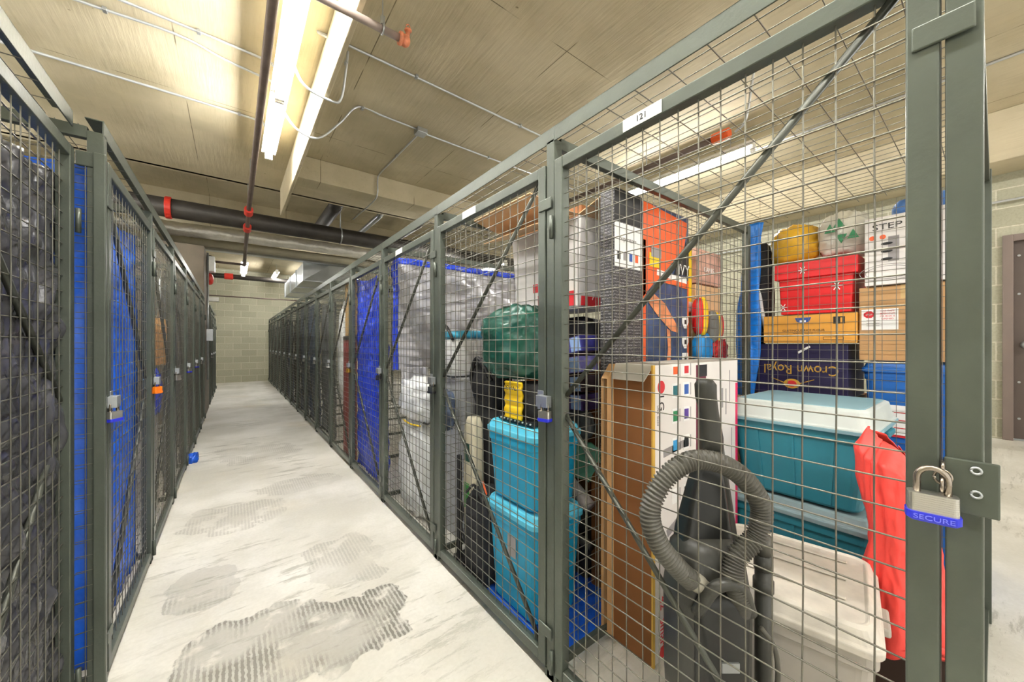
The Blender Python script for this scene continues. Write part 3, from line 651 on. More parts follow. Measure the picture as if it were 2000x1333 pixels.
# ---------------------------------------------------------------- carton and tote builders
def carton(name, label, cat, x0, x1, y0, y1, z0, z1, m, tape=None, group=None, bev=.004):
    o = tag(MB().box(x0,x1,y0,y1,z0,z1).build(name, m, bevel=bev), label, cat, group)
    if tape: MB().box(x0-.0008,x1+.0008,(y0+y1)/2-.025,(y0+y1)/2+.025,z1-.07,z1+.0008).build('tape', tape, o)
    return o
def tote(name, label, cx, cy, z0, hx, hy, h, body, lid, rot=0, ribs=4, taper=.86, lidh=.05, group=None, handle=None):
    hb = h-lidh; cr = .04
    o = thing(name, label, 'storage tote', (cx,cy,z0), rot, group)
    b = MB(); b.loft([(0,hx*taper-.01,hy*taper-.01,cr),(.012,hx*taper,hy*taper,cr),(hb-.06,hx*.955,hy*.955,cr),(hb-.058,hx*.985,hy*.985,cr),(hb,hx*.99,hy*.99,cr)])
    b.build('tub', body, o, local=True, smooth=False, bevel=.003)
    for s in (-1, 1):     # vertical ribs, following the taper
        for i in range(ribs):
            for ax in (0, 1):
                a, c_ = (hx, hy) if ax == 0 else (hy, hx)
                u = (-1+2*(i+.5)/ribs)*c_*.8; rb = MB(); q = []
                for z, k in ((.015,taper),(hb-.061,.955)):
                    e = a*k*s; f = e+s*.006; uu = u*k/.95
                    for (n_, t_) in ((e-s*.01,-.006),(f,-.006),(f,.006),(e-s*.01,.006)):
                        q.append((n_, uu+t_, z) if ax == 0 else (uu+t_, n_, z))
                rb.add(q, [(0,1,2,3),(7,6,5,4),(0,4,5,1),(1,5,6,2),(2,6,7,3),(3,7,4,0)]); rb.build('rib', body, o, local=True)
    lb = MB(); lb.loft([(hb-.018,hx*1.03,hy*1.03,cr),(hb+.004,hx*1.035,hy*1.035,cr),(hb+.006,hx*1.0,hy*1.0,cr),(hb+lidh-.008,hx*.95,hy*.95,cr),(hb+lidh,hx*.90,hy*.90,cr),
                       (hb+lidh-.006,hx*.86,hy*.86,cr*.8)])
    lb.build('lid', lid, o, local=True, smooth=False, bevel=.004)
    for s in (-1, 1):
        MB().box(-hx*.25,hx*.25,s*hy*.97,s*(hy+.025),hb-.045,hb-.02).build('handle', handle or body, o, local=True, bevel=.006)
    return o

# ---------------------------------------------------------------- locker 121 contents
# big television carton
o = tag(MB().box(1.24,1.97,.766,.93,0,1.12).build('television_carton', carton_w, bevel=.003), 'tall white television carton with LG printing and brown open side', 'box')
MB().box(1.241,1.969,.767,.929,1.1195,1.1225).build('dusty_top', mat('dusty_board', (158,152,142), .8), o)
MB().box(1.226,1.2395,.768,.935,.01,1.10).build('brown_side_panel', cardb_dk, o, bevel=.002)
MB().add([(1.235,.935,1.118),(1.19,.94,1.06),(1.19,.94,.05),(1.235,.935,.01),(1.228,.96,.01),(1.185,.965,.05),(1.185,.965,1.06),(1.228,.96,1.118)],[(0,1,2,3),(7,6,5,4),(0,7,6,1),(3,2,5,4)]).build('side_flap', cardb, o, thick=.003)
MB().add([(1.24,.765,1.122),(1.24,.935,1.122),(1.205,.93,1.06),(1.205,.785,1.06)],[(0,1,2,3)]).build('top_flap', mat('grey_board', (190,186,176), .7), o, thick=.003)
MB().box(1.228,1.243,.762,.770,.0,1.12).build('yellow_edge', mat('yellow_board_edge', (205,165,70), .6), o)
F = 'Y-'; yy = .766
decal('grey_band', F, (1.40,yy,.79), .19, .03, ink_gry, o, rot=.10); decal('grey_band', F, (1.42,yy,.50), .19, .03, ink_gry, o, rot=.35)
decal('maroon_stripe', F, (1.60,yy,.80), .085, .62, ink_mar, o)
decal('green_mark', F, (1.61,yy-.001,1.03), .04, .035, mat('bright_green', (40,200,90), .5), o)
decal('photo_block', F, (1.615,yy-.001,1.085), .07, .05, ink, o)
for i, (z, mm) in enumerate(((.84, ink_wht),(.74, mat('turquoise_ink', (40,180,190), .5)))): decal('icon', F, (1.615,yy-.001,z), .05, .055, mm, o)
decal('magenta_edge', F, (1.955,yy,.52), .022, .98, ink_mag, o)
cols = [orange_m, ink_red, mat('teal_ink',(20,100,110),.5), ink_blue, ink_green, mat('purple_ink',(80,50,140),.5), mat('sky_ink',(60,160,220),.5), ink, mat('lime_ink',(110,190,60),.5), mat('azure_ink',(30,130,200),.5), ink_wht, ink]
for i in range(12):
    x = (1.39, 1.475)[i%2]; z = (1.095,1.015,.915,.80,.70,.60)[i//2]
    decal('app_icon', F, (x,yy,z), .046, .042 if i < 2 else .058, ink_wht, o)
    decal('app_icon', F, (x,yy-.0012,z), .032, .030 if i < 2 else .040, cols[i], o)
    decal('caption', F, (x+.036,yy,z), .004, .05, ink_gry, o)
shape('logo_disc', F, (1.29,yy,1.036), disc(.024), ink_red, o)
text('lettering', 'LG', .036, (1.29,yy,.975), F, ink, o, rot=-math.pi/2)
text('lettering', "Life's Good", .012, (1.268,yy,.93), F, ink_gry, o, rot=-math.pi/2)
text('lettering', '42" Smart', .036, (1.30,yy,.14), F, ink_red, o, rot=-math.pi/2)
shape('logo_disc', F, (1.30,yy,.028), disc(.02), ink_red, o)
decal('speaker_picture', F, (1.455,yy,.42), .085, .17, ink_gry, o); decal('picture_panel', F, (1.455,yy-.001,.42), .06, .15, ink_wht, o)
text('lettering', 'Goddess', .02, (1.475,yy-.002,.42), F, ink_mar, o, rot=-math.pi/2)
for (x,z,w_,h_) in ((1.80,.95,.02,.09),(1.84,.93,.008,.12),(1.80,.74,.012,.05),(1.82,.60,.01,.05),(1.88,1.0,.006,.15),(1.75,.86,.004,.10),(1.90,.7,.005,.2)):
    decal('fine_print', F, (x,yy,z), w_, h_, ink_gry, o)
shape('badge', F, (1.80,yy,.57), disc(.02,16,.7), ink_blue, o)

# upright vacuum cleaner; local x = across the view, y = away from the aisle viewer
v = thing('vacuum_cleaner', 'upright dark grey vacuum cleaner with ribbed hose looped round it', 'vacuum cleaner', (1.07,.50,0), -math.radians(37.2))
b = MB(); b.loft([(.02,.13,.12,.04),(.07,.13,.12,.05),(.11,.11,.08,.04)]); b.build('floor_head', vac_dk, v, local=True, smooth=True)
b = MB(); b.loft([(.09,.09,.075,.04),(.25,.098,.08,.04),(.50,.10,.085,.045),(.62,.085,.075,.045),(.66,.06,.055,.04)]); b.build('main_body', vac_m, v, local=True, smooth=True)
b = MB(); b.loft([(.20,.06,.02,.018,0,-.075),(.22,.07,.03,.025,0,-.075),(.52,.072,.03,.025,0,-.075),(.55,.06,.02,.018,0,-.075)]); b.build('dust_bin', vac_dk, v, local=True, smooth=True)
MB().tube(bez([(-.07,-.09,.50),(-.03,-.11,.58),(.03,-.11,.58),(.07,-.09,.50)],6), .016, 10).build('bin_handle', vac_m, v, local=True, smooth=True)
b = MB(); b.loft([(.56,.075,.05,.02,-.005,.01),(.66,.068,.045,.02,.0,.015),(.80,.045,.03,.015,.012,.02),(.88,.028,.022,.012,.018,.02)]); b.build('spine_cover', vac_dk, v, local=True, smooth=True)
b = MB(); b.loft([(.56,.02,.03,.012,.085,.02),(.80,.016,.024,.01,.055,.02),(.9,.012,.02,.008,.045,.02)]); b.build('spine_edge', vac_m, v, local=True, smooth=True)
b = MB(); b.loft([(.86,.030,.022,.014,.028,.02),(.93,.030,.022,.016,.028,.02),(1.0,.026,.02,.018,.018,.015),(1.05,.028,.024,.022,.004,.005),(1.085,.028,.026,.024,-.002,-.004),(1.10,.018,.018,.016,-.004,-.006)]); b.build('handle', vac_m, v, local=True, smooth=True)
MB().box(-.005,.045,-.012,.0,.875,.895).build('cord_clip', vac_dk, v, local=True, bevel=.003)
hp = bez([(-.085,-.09,.585),(-.125,-.10,.625),(-.175,-.105,.69),(-.195,-.10,.77),(-.155,-.095,.85),(-.085,-.085,.893),(-.01,-.08,.888),(.06,-.08,.845),(.105,-.08,.77),(.09,-.08,.695),(.035,-.09,.645),(.02,-.10,.59),(.045,-.09,.53),(.05,-.08,.50)], 36)
tot = len(hp); b = MB(); b.tube(hp, .02, 16, rf=lambda i: (.0265 if (i % 4) in (0, 1) else .0208)); b.build('hose', hose_m, v, local=True, smooth=True)
MB().tube([(-.085,-.09,.59),(-.05,-.07,.56),(-.02,-.05,.55)], .024, 14).build('hose_cuff', mat('pale_grey_plastic',(150,146,132),.5), v, local=True, smooth=True)
MB().tube([(.05,-.08,.51),(.052,-.075,.30),(.052,-.07,.12)], .019, 14).build('hose_tail', vac_m, v, local=True, smooth=True)
b = MB(); b.cyl((.165,.0,.05),(.165,0,.58),.0215,14); b.cyl((.165,0,.50),(.165,0,.53),.026,14); b.cyl((.165,0,.56),(.165,0,.60),.024,14); b.build('wand', vac_m, v, local=True, smooth=True)
MB().cyl((.165,0,.60),(.165,0,.655),.019,14).build('wand_tip', hose_m, v, local=True, smooth=True)
b = MB(); b.tube(bez([(.09,-.10,.47),(.12,-.11,.42),(.125,-.11,.33),(.10,-.10,.27)],6), .006, 8); b.build('cord', hose_m, v, local=True, smooth=True)
shape_v = MB().cyl((-.055,-.105,.30),(-.055,-.11,.30),.02,16); shape_v.build('red_badge', ink_red, v, local=True)
MB().box(-.015,.03,-.11,-.104,.36,.385).build('vent_label', zinc, v, local=True)

# beige tote, teal totes, red bag
bt = tote('storage_tote', 'putty coloured tote with scuffed pale lid on the floor beside the vacuum', 1.50, .43, 0, .235, .22, .455, beige_b, beige_l, math.radians(10), 0, .85, .05)
for x in (-.10, .02, .14): MB().box(x-.006,x+.006,-.15,.15,.452,.457).build('lid_rib', beige_l, bt, local=True, bevel=.002)
tote('storage_tote', 'teal tote with grey lid at the bottom under the other teal tote', 2.28, .56, 0, .26, .27, .485, teal_b, mat('grey_teal_lid',(130,152,156),.45), 0, 3, .84, .05)
tt = tote('storage_tote', 'teal tote with pale domed lid stacked on the lower teal one', 2.28, .56, .49, .27, .265, .44, teal_b, lid_grey, 0, 3, .84, .085)
MB().loft([(.338,.282,.278,.04),(.352,.284,.280,.04)]).build('blue_rim', lid_blue, tt, local=True)
for x_ in (-.0,): MB().loft([(.432,.25,.245,.04),(.441,.235,.23,.03)]).build('lid_band', lid_blue, tt, local=True, bevel=.004)
tag(MB().box(1.80,2.0,.07,.26,0,.20).build('low_crate', mat('dark_brown_crate',(58,40,30),.7), bevel=.004), 'low dark brown crate under the red nylon bag', 'crate')
def redfn(u, v_):
    a = 2*math.pi*u; z = .83-.64*v_; c_, s_ = math.cos(a), math.sin(a)
    k = 1+.25*noise.noise(Vector((c_*1.5, s_*1.5, v_*2.5)))+.16*(1-2*abs(noise.noise(Vector((c_*2.6+3, s_*2.6, v_*2.2+v_*c_)))))+.07*math.sin(a*7+v_*6)+.05*noise.noise(Vector((c_*7, s_*7, v_*16)))
    cl = min(1, v_*9+.12); rx = (.085+.03*v_)*k*cl; ry = min(.118, (.098-.03*math.sin(v_*3.1)+.02*v_)*k)*(.6+.4*cl)
    return (1.87+rx*c_-.03*v_, max(.075, .19+ry*s_+.02*(1-v_)), z+.06*s_*(1-v_)**2+.03*noise.noise(Vector((a, v_*2, 5)))*(1-v_)+(.05*math.sin(a*2) if v_ > .96 else 0))
o = tag(MB().grid(redfn, 120, 90).build('nylon_bag', red_n, smooth=True, thick=.002), 'crumpled red nylon bag draped over the low crate beside the teal totes', 'bag')
MB().blob((1.84,.25,.24),(.05,.05,.06),.9,.15,3,3,20,14).build('bag_corner', red_n, o, smooth=True)
tag(MB().tube(bez([(1.62,.18,.004),(1.66,.12,.005),(1.75,.08,.004),(1.62,.06,.004),(1.5,.1,.004)],8),.003,6).build('black_cable', blk, smooth=True), 'thin black cord lying on the floor by the putty tote', 'cord')

# ---------------------------------------------------------------- row behind locker 121 (X > 2.65)
X0 = 2.74
carton('base_carton', 'plain brown carton at the floor under the navy carton', 'box', X0,3.3,.50,1.0,0,.88, cardb_dk)
tote('storage_tote', 'blue tote on the floor beneath the other blue tote', 3.02, .265, 0, .27, .175, .62, blue_b, mat('dark_blue_lid',(20,40,130),.4), 0, 3, .88, .04)
bb = tote('storage_tote', 'blue tote with red and white paper label behind the wire back panel', 3.02, .265, .63, .27, .18, .475, blue_b, blue_b, 0, 0, .88, .04)
F = 'X-'
decal('paper_label', F, (2.772,.30,.86), .13, .30, ink_red, bb); decal('paper_panel', F, (2.770,.30,.80), .11, .155, ink_wht, bb)
decal('label_badge', F, (2.770,.30,.955), .10, .05, ink, bb)
for z in (.84,.80,.76): decal('label_text', F, (2.768,.29,z), .07, .004, ink_red, bb); shape('label_icon', F, (2.768,.34,z), disc(.008), ink_gry, bb)
o = carton('whisky_carton', 'navy carton with upside down gold lettering Crown Royal', 'box', X0,3.15,.50,1.0,.885,1.20, navy_b)
decal('white_scrap', 'X-', (X0,.70,1.165), .07, .012, ink_wht, o, rot=.6)
text('lettering', 'Crown Royal', .058, (X0,.725,1.045), F, gold_m, o, rot=math.pi, wfac=.85)
shape('crest', F, (X0,.76,.955), disc(.03,20,1.4), gold_m, o); shape('crest', F, (X0-.001,.76,.955), disc(.02,20,1.2), ink_red, o)
for s in (-1,1):
    for i in range(3): decal('flourish', F, (X0,.76+s*(.055+i*.02),.965+i*.008), .03, .005, gold_m, o, rot=-s*.4)
o = carton('rice_flour_carton', 'amber yellow carton lettered GLUTINOUS RICE FLOUR under the red box', 'box', X0-.02,3.05,.46,.905,1.205,1.375, amber_c)
text('lettering', 'GLUTINOUS RICE FLOUR', .013, (X0-.02,.70,1.28), F, ink, o); text('lettering', 'PRODUCT OF THAILAND', .006, (X0-.02,.70,1.262), F, ink, o)
shape('bowl_print', F, (X0-.02,.70,1.345), [(-.04,.012),(-.03,-.012),(-.01,-.02),(.01,-.02),(.03,-.012),(.04,.012)], ink_blue, o)
decal('rice_print', F, (X0-.021,.70,1.335), .03, .012, ink_wht, o); decal('arrow_print', F, (X0-.02,.535,1.335), .05, .04, ink, o)
for s in (-1,1): decal('arrow_print', F, (X0-.021,.535+s*.01,1.333), .008, .03, amber_c, o)
decal('stamp_print', F, (X0-.02,.56,1.232), .09, .018, ink, o); decal('stamp_print', F, (X0-.021,.56,1.232), .085, .013, amber_c, o)
o = tag(MB().loft([(1.38,.17,.165,.01),(1.60,.175,.175,.01)], 2.90,.65).build('gift_box', red_b, bevel=.004), 'red lidded gift box with white snowflakes on the amber carton', 'box')
MB().loft([(1.595,.185,.195,.008),(1.69,.185,.195,.008)], 2.90,.65).build('lid', red_b, o, bevel=.004)
for (y, z, r_) in ((.80,1.425,.022),(.545,1.53,.026),(.70,1.64,.022)):
    xx = 2.712 if z > 1.59 else 2.722
    for i in range(3): decal('snowflake', F, (xx,y,z), r_*2, .004, ink_wht, o, rot=i*math.pi/3, t=.002)
tag(MB().blob((2.90,.775,1.82),(.15,.13,.135),.75,.10,3,5,40,28,.15).build('plastic_bag', sack_y, smooth=True), 'clear plastic bag with yellow contents on the red gift box', 'bag')
o = tag(MB().blob((2.90,.545,1.83),(.14,.115,.14),.7,.12,3,8,40,28,.15).build('plastic_bag', sack_c, smooth=True), 'milky plastic bag with green triangles beside the yellow one', 'bag')
for (y,z,s) in ((.58,1.86,1),(.53,1.80,-1),(.54,1.885,1),(.48,1.81,1)): shape('green_triangle', F, (2.745,y,z), [(-.025,-.02*s),(.025,-.02*s),(0,.03*s)], ink_green, o, .004)
o = tag(MB().blob((2.85,.98,1.54),(.09,.085,.35),.7,.10,3,9,36,36).build('black_bag', blk_soft, smooth=True), 'stuffed black fabric bag beside the amber carton', 'bag')
MB().tube(bez([(2.77,.99,1.60),(2.765,.95,1.55),(2.765,.93,1.42),(2.77,.91,1.3)],6),.012,8).build('white_ribbon', white_pl, o, smooth=True)
carton('brown_carton', 'big brown carton with red STOP sticker on the blue tote', 'box', X0,3.15,.09,.455,1.11,1.505, cardb, tape_m)
o = bpy.data.objects['brown_carton']
decal('sticker', F, (X0,.375,1.33), .14, .11, ink_wht, o); shape('stop_sign', F, (X0-.001,.415,1.357), [(.019*math.cos(math.pi/8+i*math.pi/4)*1.2,.019*math.sin(math.pi/8+i*math.pi/4)) for i in range(8)], ink_red, o)
text('lettering', 'STOP', .008, (X0-.002,.415,1.357), F, ink_wht, o)
for i, wd in enumerate(('HAS TAPE', 'BEEN CUT', 'OR BOX IS', 'OPENED')): text('lettering', wd, .0085, (X0-.001,.345,1.374-.014*i), F, ink_red, o)
for z in (1.325,1.31,1.297): decal('fine_print', F, (X0-.001,.40,z), .05, .003, ink_gry, o)
o = carton('step_carton', 'white carton lettered STEP with a line drawing, on the brown carton', 'box', X0-.02,3.05,.10,.43,1.51,1.87, carton_w)
text('lettering', 'STEP', .031, (X0-.02,.345,1.815), F, ink, o, wfac=1.25)
for y in (.40,.36): shape('orange_fruit', F, (X0-.02,y,1.762), disc(.012), orange_m, o)
b = MB()
for i in range(3): b.blob((X0-.022,.345,1.725-.04*i),(.003,.022,.007),1,0,1,0,12,8)
b.build('knob_print', ink, o)
for r1 in (.075,.095):
    MB().tube([(X0-.021,.34+r1*1.15*math.cos(a),1.575+r1*.45*math.sin(a)) for a in [i*math.pi/16 for i in range(33)]],.0015,4).build('oval_print', ink_gry, o)
MB().box(X0-.021,X0-.019,.30,.34,1.63,1.76).build('fork_print', ink_gry, o)
tag(MB().blob((2.88,.22,1.92),(.12,.12,.05),.7,.08,3,12,36,20,.0).build('snack_bag', mat('blue_white_bag',(90,140,215),.35,0,.5,5), smooth=True), 'blue and white soft packet lying on the white STEP carton', 'packet')
def bluefn(u, v_):
    a = 2*math.pi*u; z = .86+1.12*v_; k = 1+.25*math.sin(a*4+v_*6)+.2*noise.noise(Vector((math.cos(a)*2,math.sin(a)*2,v_*6)))
    w_ = .055*(.55+.45*math.sin(math.pi*min(1,v_*1.05+.05)))
    return (2.70+w_*.6*k*math.cos(a), 1.00-.03*v_+w_*k*1.1*math.sin(a)-.06*abs(v_-.5)*v_, z)
tag(MB().grid(bluefn, 40, 70).build('rolled_tarp', mat('sky_blue_tarp',(20,120,215),.3,0,.2,8,.7,20), smooth=True, thick=.002), 'bright blue tarp bunched upright beside the back post', 'tarp')
carton('tan_carton', 'tan carton standing on the floor under the bunched blue tarp', 'box', 2.66,2.735,.93,1.08,0,.85, cardb)

# ---------------------------------------------------------------- neighbouring locker (cyan totes)
lt_ = tote('storage_tote', 'bright cyan tote at floor level under the other cyan tote', 1.13, 1.32, .003, .15, .185, .475, cyan_b, mat('cyan_lid',(90,200,230),.35), 0, 0, .84, .035)
ct = tote('storage_tote', 'bright cyan tote with glossy rim stacked on the lower cyan tote', 1.13, 1.325, .48, .148, .18, .36, cyan_b, mat('cyan_lid',(90,200,230),.35), 0, 0, .86, .035)
decal('paper_label', 'X-', (.985,1.30,.30), .06, .09, ink_gry, lt_)
sheet('floor_tarp', tarp_blue, (.95,1.0,.008), (.05,.75,0), (.55,0,0), 'blue tarp spread on the locker floor under the cyan totes', 'tarp', .004, 2, 11, 30, 20, crk=.006)
# tool bag
o = tag(MB().loft([(.845,.10,.13,.04),(.95,.11,.135,.05),(1.0,.09,.12,.05),(1.015,.07,.10,.04)], 1.14,1.32).build('tool_bag', blk_soft, smooth=True), 'black tool bag with yellow front flap on the cyan totes', 'tool bag')
b = MB(); b.grid(lambda u, v_: (1.012-.02*(v_-.5)**2+.004*math.sin(v_*22), 1.26+.12*u, .862+.165*v_), 6, 20).build('yellow_flap', yellow_m, o, smooth=True, thick=.012)
text('lettering', 'DEWALT', .02, (.997,1.32,1.0), 'X-', ink, o)
MB().box(1.02,1.05,1.20,1.45,.842,.862).build('studded_base', blk, o)
for i in range(9): MB().cyl((1.02,1.21+i*.027,.852),(1.015,1.21+i*.027,.852),.004,6).build('stud', white_pl, o)
o = tag(MB().blob((1.13,1.42,1.20),(.15,.215,.185),.75,.13,2.6,15,60,40,.1).build('rubbish_bag', green_n, smooth=True), 'dark green plastic bag bulging on top of the black tool bag', 'bag')
o = tag(MB().loft([(.842,.07,.09,.05),(.95,.09,.12,.06),(1.06,.085,.11,.07),(1.12,.06,.08,.05)], 1.17,1.73).build('car_seat', blk_soft, smooth=True), 'rounded black padded seat beside the green bag', 'seat')
MB().tube(bez([(1.10,1.63,1.0),(1.075,1.73,1.12),(1.09,1.82,1.02),(1.12,1.83,.9)],8), .012, 8).build('piping', blk, o, smooth=True)
carton('grey_stack_carton', 'dark grey carton holding up the padded seat', 'box', 1.14,1.49,1.52,1.87,0,.84, mat('charcoal_carton',(52,52,54),.7))
# black folding chair / suitcase heap
o = tag(MB().loft([(.02,.08,.085,.03),(.10,.09,.09,.03),(.40,.085,.08,.03),(.46,.06,.05,.03)], 1.035,1.58).build('rolling_suitcase', blk_soft, smooth=True, bevel=0), 'black soft suitcase standing behind the door by the cyan totes', 'suitcase')
MB().tube(bez([(.96,1.50,.44),(.95,1.56,.50),(.95,1.64,.44)],8),.007,8).build('carry_handle', blk, o, smooth=True)
MB().cyl((.98,1.50,.47),(1.05,1.64,.47),.006,8).build('orange_strap', orange_m, o)
for y in (1.51,1.65): MB().cyl((.985,y-.01,.022),(.985,y+.012,.022),.022,14).build('wheel', blk, o)
o = tag(MB().box(.962,.985,1.74,1.765,.02,.60).build('folding_trolley', blk, bevel=.004), 'black folding trolley beside the soft suitcase', 'trolley')
MB().box(.962,1.15,1.70,1.80,.02,.05).build('footplate', blk, o, bevel=.004)
MB().tube(bez([(.97,1.75,.40),(.965,1.70,.33),(.97,1.72,.22),(.965,1.66,.14)],8),.005,6).build('bungee', blk, o, smooth=True)
o = tag(MB().loft([(.052,.035,.05,.02),(.40,.045,.06,.03),(.74,.04,.055,.03),(.79,.03,.035,.02)], 1.075,1.77).build('paper_sack', mat('sack_paper',(206,198,172),.7,0,.06), smooth=True), 'upright pale paper sack with green print', 'sack')
decal('green_print', 'X-', (1.03,1.77,.36), .05, .14, mat('leaf_green',(50,150,60),.5), o); decal('dark_print', 'X-', (1.031,1.77,.60), .05, .10, mat('forest_ink',(30,80,64),.5), o)

# white flared carton with red print on top, flaps open
carton('tall_support', 'brown carton column holding the flared white carton', 'box', 1.50,2.0,1.30,1.84,0,1.10, cardb_dk)
tag(MB().blob((1.66,1.57,1.23),(.12,.23,.13),.7,.08,3,17,36,20,.08).build('black_bag', blk_soft, smooth=True), 'flattened black bag under the flared white carton', 'bag')
o = tag(MB().loft([(1.39,.15,.25,.008),(1.40,.155,.255,.008),(1.86,.17,.29,.008)], 1.58,1.57).build('appliance_carton', carton_w, bevel=.003), 'white carton with red printed base and open brown flaps on top', 'box')
def wallx(z): return 1.58-.155-(z-1.40)*.0326-.001
sl = .0326
def slab(name, y0, y1, z0, z1, m, t=.002):
    MB().add([(wallx(z0)-t,y0,z0),(wallx(z0)-t,y1,z0),(wallx(z1)-t,y1,z1),(wallx(z1)-t,y0,z1),(wallx(z0)+t,y0,z0),(wallx(z0)+t,y1,z0),(wallx(z1)+t,y1,z1),(wallx(z1)+t,y0,z1)],
             [(0,3,2,1),(4,5,6,7),(0,1,5,4),(1,2,6,5),(2,3,7,6),(3,0,4,7)]).build(name, m, o)
slab('red_print', 1.33, 1.62, 1.402, 1.48, ink_red)
MB().box(1.45,1.72,1.311,1.317,1.402,1.50).build('red_print', ink_red, o)
text('lettering', 'NO', .03, (wallx(1.44)-.004,1.50,1.44), 'X-', ink_wht, o)
for i in range(3):
    MB().tube([(wallx(1.60)-.003,1.50+.05*i-.02+.016*math.cos(a),1.66-.05*(i%2)+.02*math.sin(a)) for a in [q*math.pi/8 for q in range(17)]],.0015,4).build('icon_print', ink, o)
slab('hat_print', 1.62,1.66,1.50,1.55, ink_red); decal('arrow_print','X-',(wallx(1.75)-.004,1.45,1.75),.03,.02,ink,o)
for i in range(2): text('number', ('7','9')[i], .035, (1.54+.07*i,1.309,1.45), 'Y-', ink_wht, o)
for i in range(3): decal('print_line', 'Y-', (1.62,1.302,1.80-.03*i), .12, .004, ink_gry, o)
for (pts) in ([(1.40,1.29,1.86),(1.40,1.85,1.86),(1.14,1.90,1.93),(1.14,1.36,1.93)], [(1.40,1.285,1.862),(1.75,1.285,1.862),(1.73,1.10,1.935),(1.42,1.10,1.935)]):
    MB().add(pts, [(0,1,2,3)]).build('open_flap', cardb_lt, o, thick=.004)
MB().add([(1.405,1.30,1.866),(1.405,1.85,1.866),(1.20,1.86,1.80),(1.20,1.40,1.80)], [(0,1,2,3)]).build('open_flap', cardb_lt, o, thick=.004)
tag(MB().box(1.44,1.72,1.30,1.82,1.872,1.925).build('flat_cartons', cardb_dk, bevel=.003), 'flattened brown carton lying in the open white one', 'box')

# tall things behind the television carton
carton('hidden_carton', 'brown carton on the floor below the tall black printed carton', 'box', 1.42,1.68,1.0,1.22,0,.62, cardb_dk)
pr = print_material('black_white_print', (50,47,49), (150,148,148), 110, .54)
o = carton('printed_carton', 'tall narrow black carton covered in rows of white text', 'box', 1.355,1.565,1.03,1.11,.625,1.905, pr)
decal('white_label', 'Y-', (1.46,1.03,1.65), .206, .20, ink_wht, o); decal('black_band', 'Y-', (1.46,1.03,1.83), .208, .145, ink, o)
text('lettering', 'Superstore', .022, (1.455,1.028,1.68), 'Y-', ink_gry, o, wfac=.9)
for i in range(4): decal('label_block', 'Y-', (1.385+.045*i,1.028,1.60), .022, .035, (ink,ink_gry,ink_blue,orange_m)[i], o)
carton('mid_carton', 'brown carton on the floor below the orange sleeping bag carton', 'box', 1.70,2.55,1.0,1.24,0,1.08, cardb_dk)
o = carton('camping_carton', 'orange and dark blue printed carton with white number badges', 'box', 1.59,2.03,1.04,1.20,1.085,1.90, picture)
shape('orange_top', 'Y-', (1.81,1.04,1.76), [(-.22,.14),(.205,.11),(.17,-.03),(.03,-.16),(-.06,-.22),(-.12,-.25),(-.22,-.33)], orange_m, o)
decal('orange_spine', 'Y-', (1.602,1.04,1.40), .022, .62, orange_m, o)
decal('white_band', 'Y-', (1.86,1.039,1.555), .30, .03, ink_wht, o, rot=-.06); decal('orange_band', 'Y-', (1.88,1.038,1.525), .28, .028, orange_m, o, rot=-.06)
shape('black_corner', 'Y-', (1.97,1.038,1.66), [(-.10,-.09),(.055,-.08),(.055,.14)], ink, o)
shape('flame_print', 'Y-', (1.78,1.038,1.36), [(-.15,.09),(-.12,.10),(0,.05),(.12,-.06),(.13,-.10),(.06,-.09),(-.06,-.02),(-.14,.04)], orangeflame, o)
shape('flame_print', 'Y-', (1.80,1.038,1.20), [(0,.08),(.03,.07),(.045,-.03),(.03,-.10),(.0,-.10),(.012,-.02)], orangeflame, o)
decal('yellow_block', 'Y-', (1.69,1.037,1.62), .10, .07, yellow_m, o); decal('grey_block', 'Y-', (1.70,1.036,1.66), .09, .05, ink_gry, o)
text('lettering', 'IVY', .06, (1.965,1.034,1.60), 'Y-', ink_wht, o)
for z in (1.32,1.21,1.12):
    shape('number_badge', 'Y-', (1.985,1.037,z), [(-.03,.03),(.03,.03),(.035,.0),(.012,-.035),(-.012,-.035),(-.035,0)], ink_wht, o); decal('badge_mark', 'Y-', (1.985,1.035,z), .018, .024, ink, o)
decal('orange_edge', 'Y-', (2.022,1.04,1.32), .012, .46, orange_m, o)
o = carton('yellow_carton', 'yellow upright packet between the camping carton and tan cartons', 'box', 2.05,2.19,1.10,1.20,1.385,1.76, yellow_m)
decal('white_band', 'Y-', (2.12,1.10,1.42), .14, .06, ink_wht, o)
carton('yellow_support', 'brown carton under the yellow packet', 'box', 2.06,2.55,1.13,1.24,1.085,1.38, cardb)
carton('tan_flat_carton', 'tan carton low in the stack beside the back post', 'box', 2.21,2.56,1.09,1.24,1.385,1.56, cardb_lt)
o = carton('pink_printed_carton', 'pale pink printed carton on top of the tan carton', 'box', 2.22,2.56,1.09,1.24,1.57,1.78, mat('pink_printed',(205,160,140),.5,0,.35,14))
text('lettering', 'GAMES', .03, (2.38,1.09,1.66), 'Y-', ink_wht, o)
o = tag(MB().blob((2.17,1.045,1.36),(.07,.035,.11),.8,.04,2,3,28,20).build('striped_cushion', red_b, smooth=True), 'red and yellow striped plush before the yellow packet', 'plush toy')
MB().blob((2.17,1.03,1.36),(.028,.03,.112),.8,.03,2,3,20,16).build('yellow_stripe', yellow_m, o, smooth=True)
o = tag(MB().blob((2.33,1.05,1.30),(.055,.035,.10),.8,.04,2,5,28,20).build('striped_cushion', plush_gry, smooth=True), 'grey, yellow and red striped plush beside the back post', 'plush toy')
MB().blob((2.39,1.05,1.30),(.028,.03,.095),.8,.03,2,6,20,16).build('yellow_stripe', yellow_m, o, smooth=True)
MB().blob((2.44,1.06,1.31),(.028,.03,.085),.8,.03,2,6,20,16).build('red_stripe', red_b, o, smooth=True)
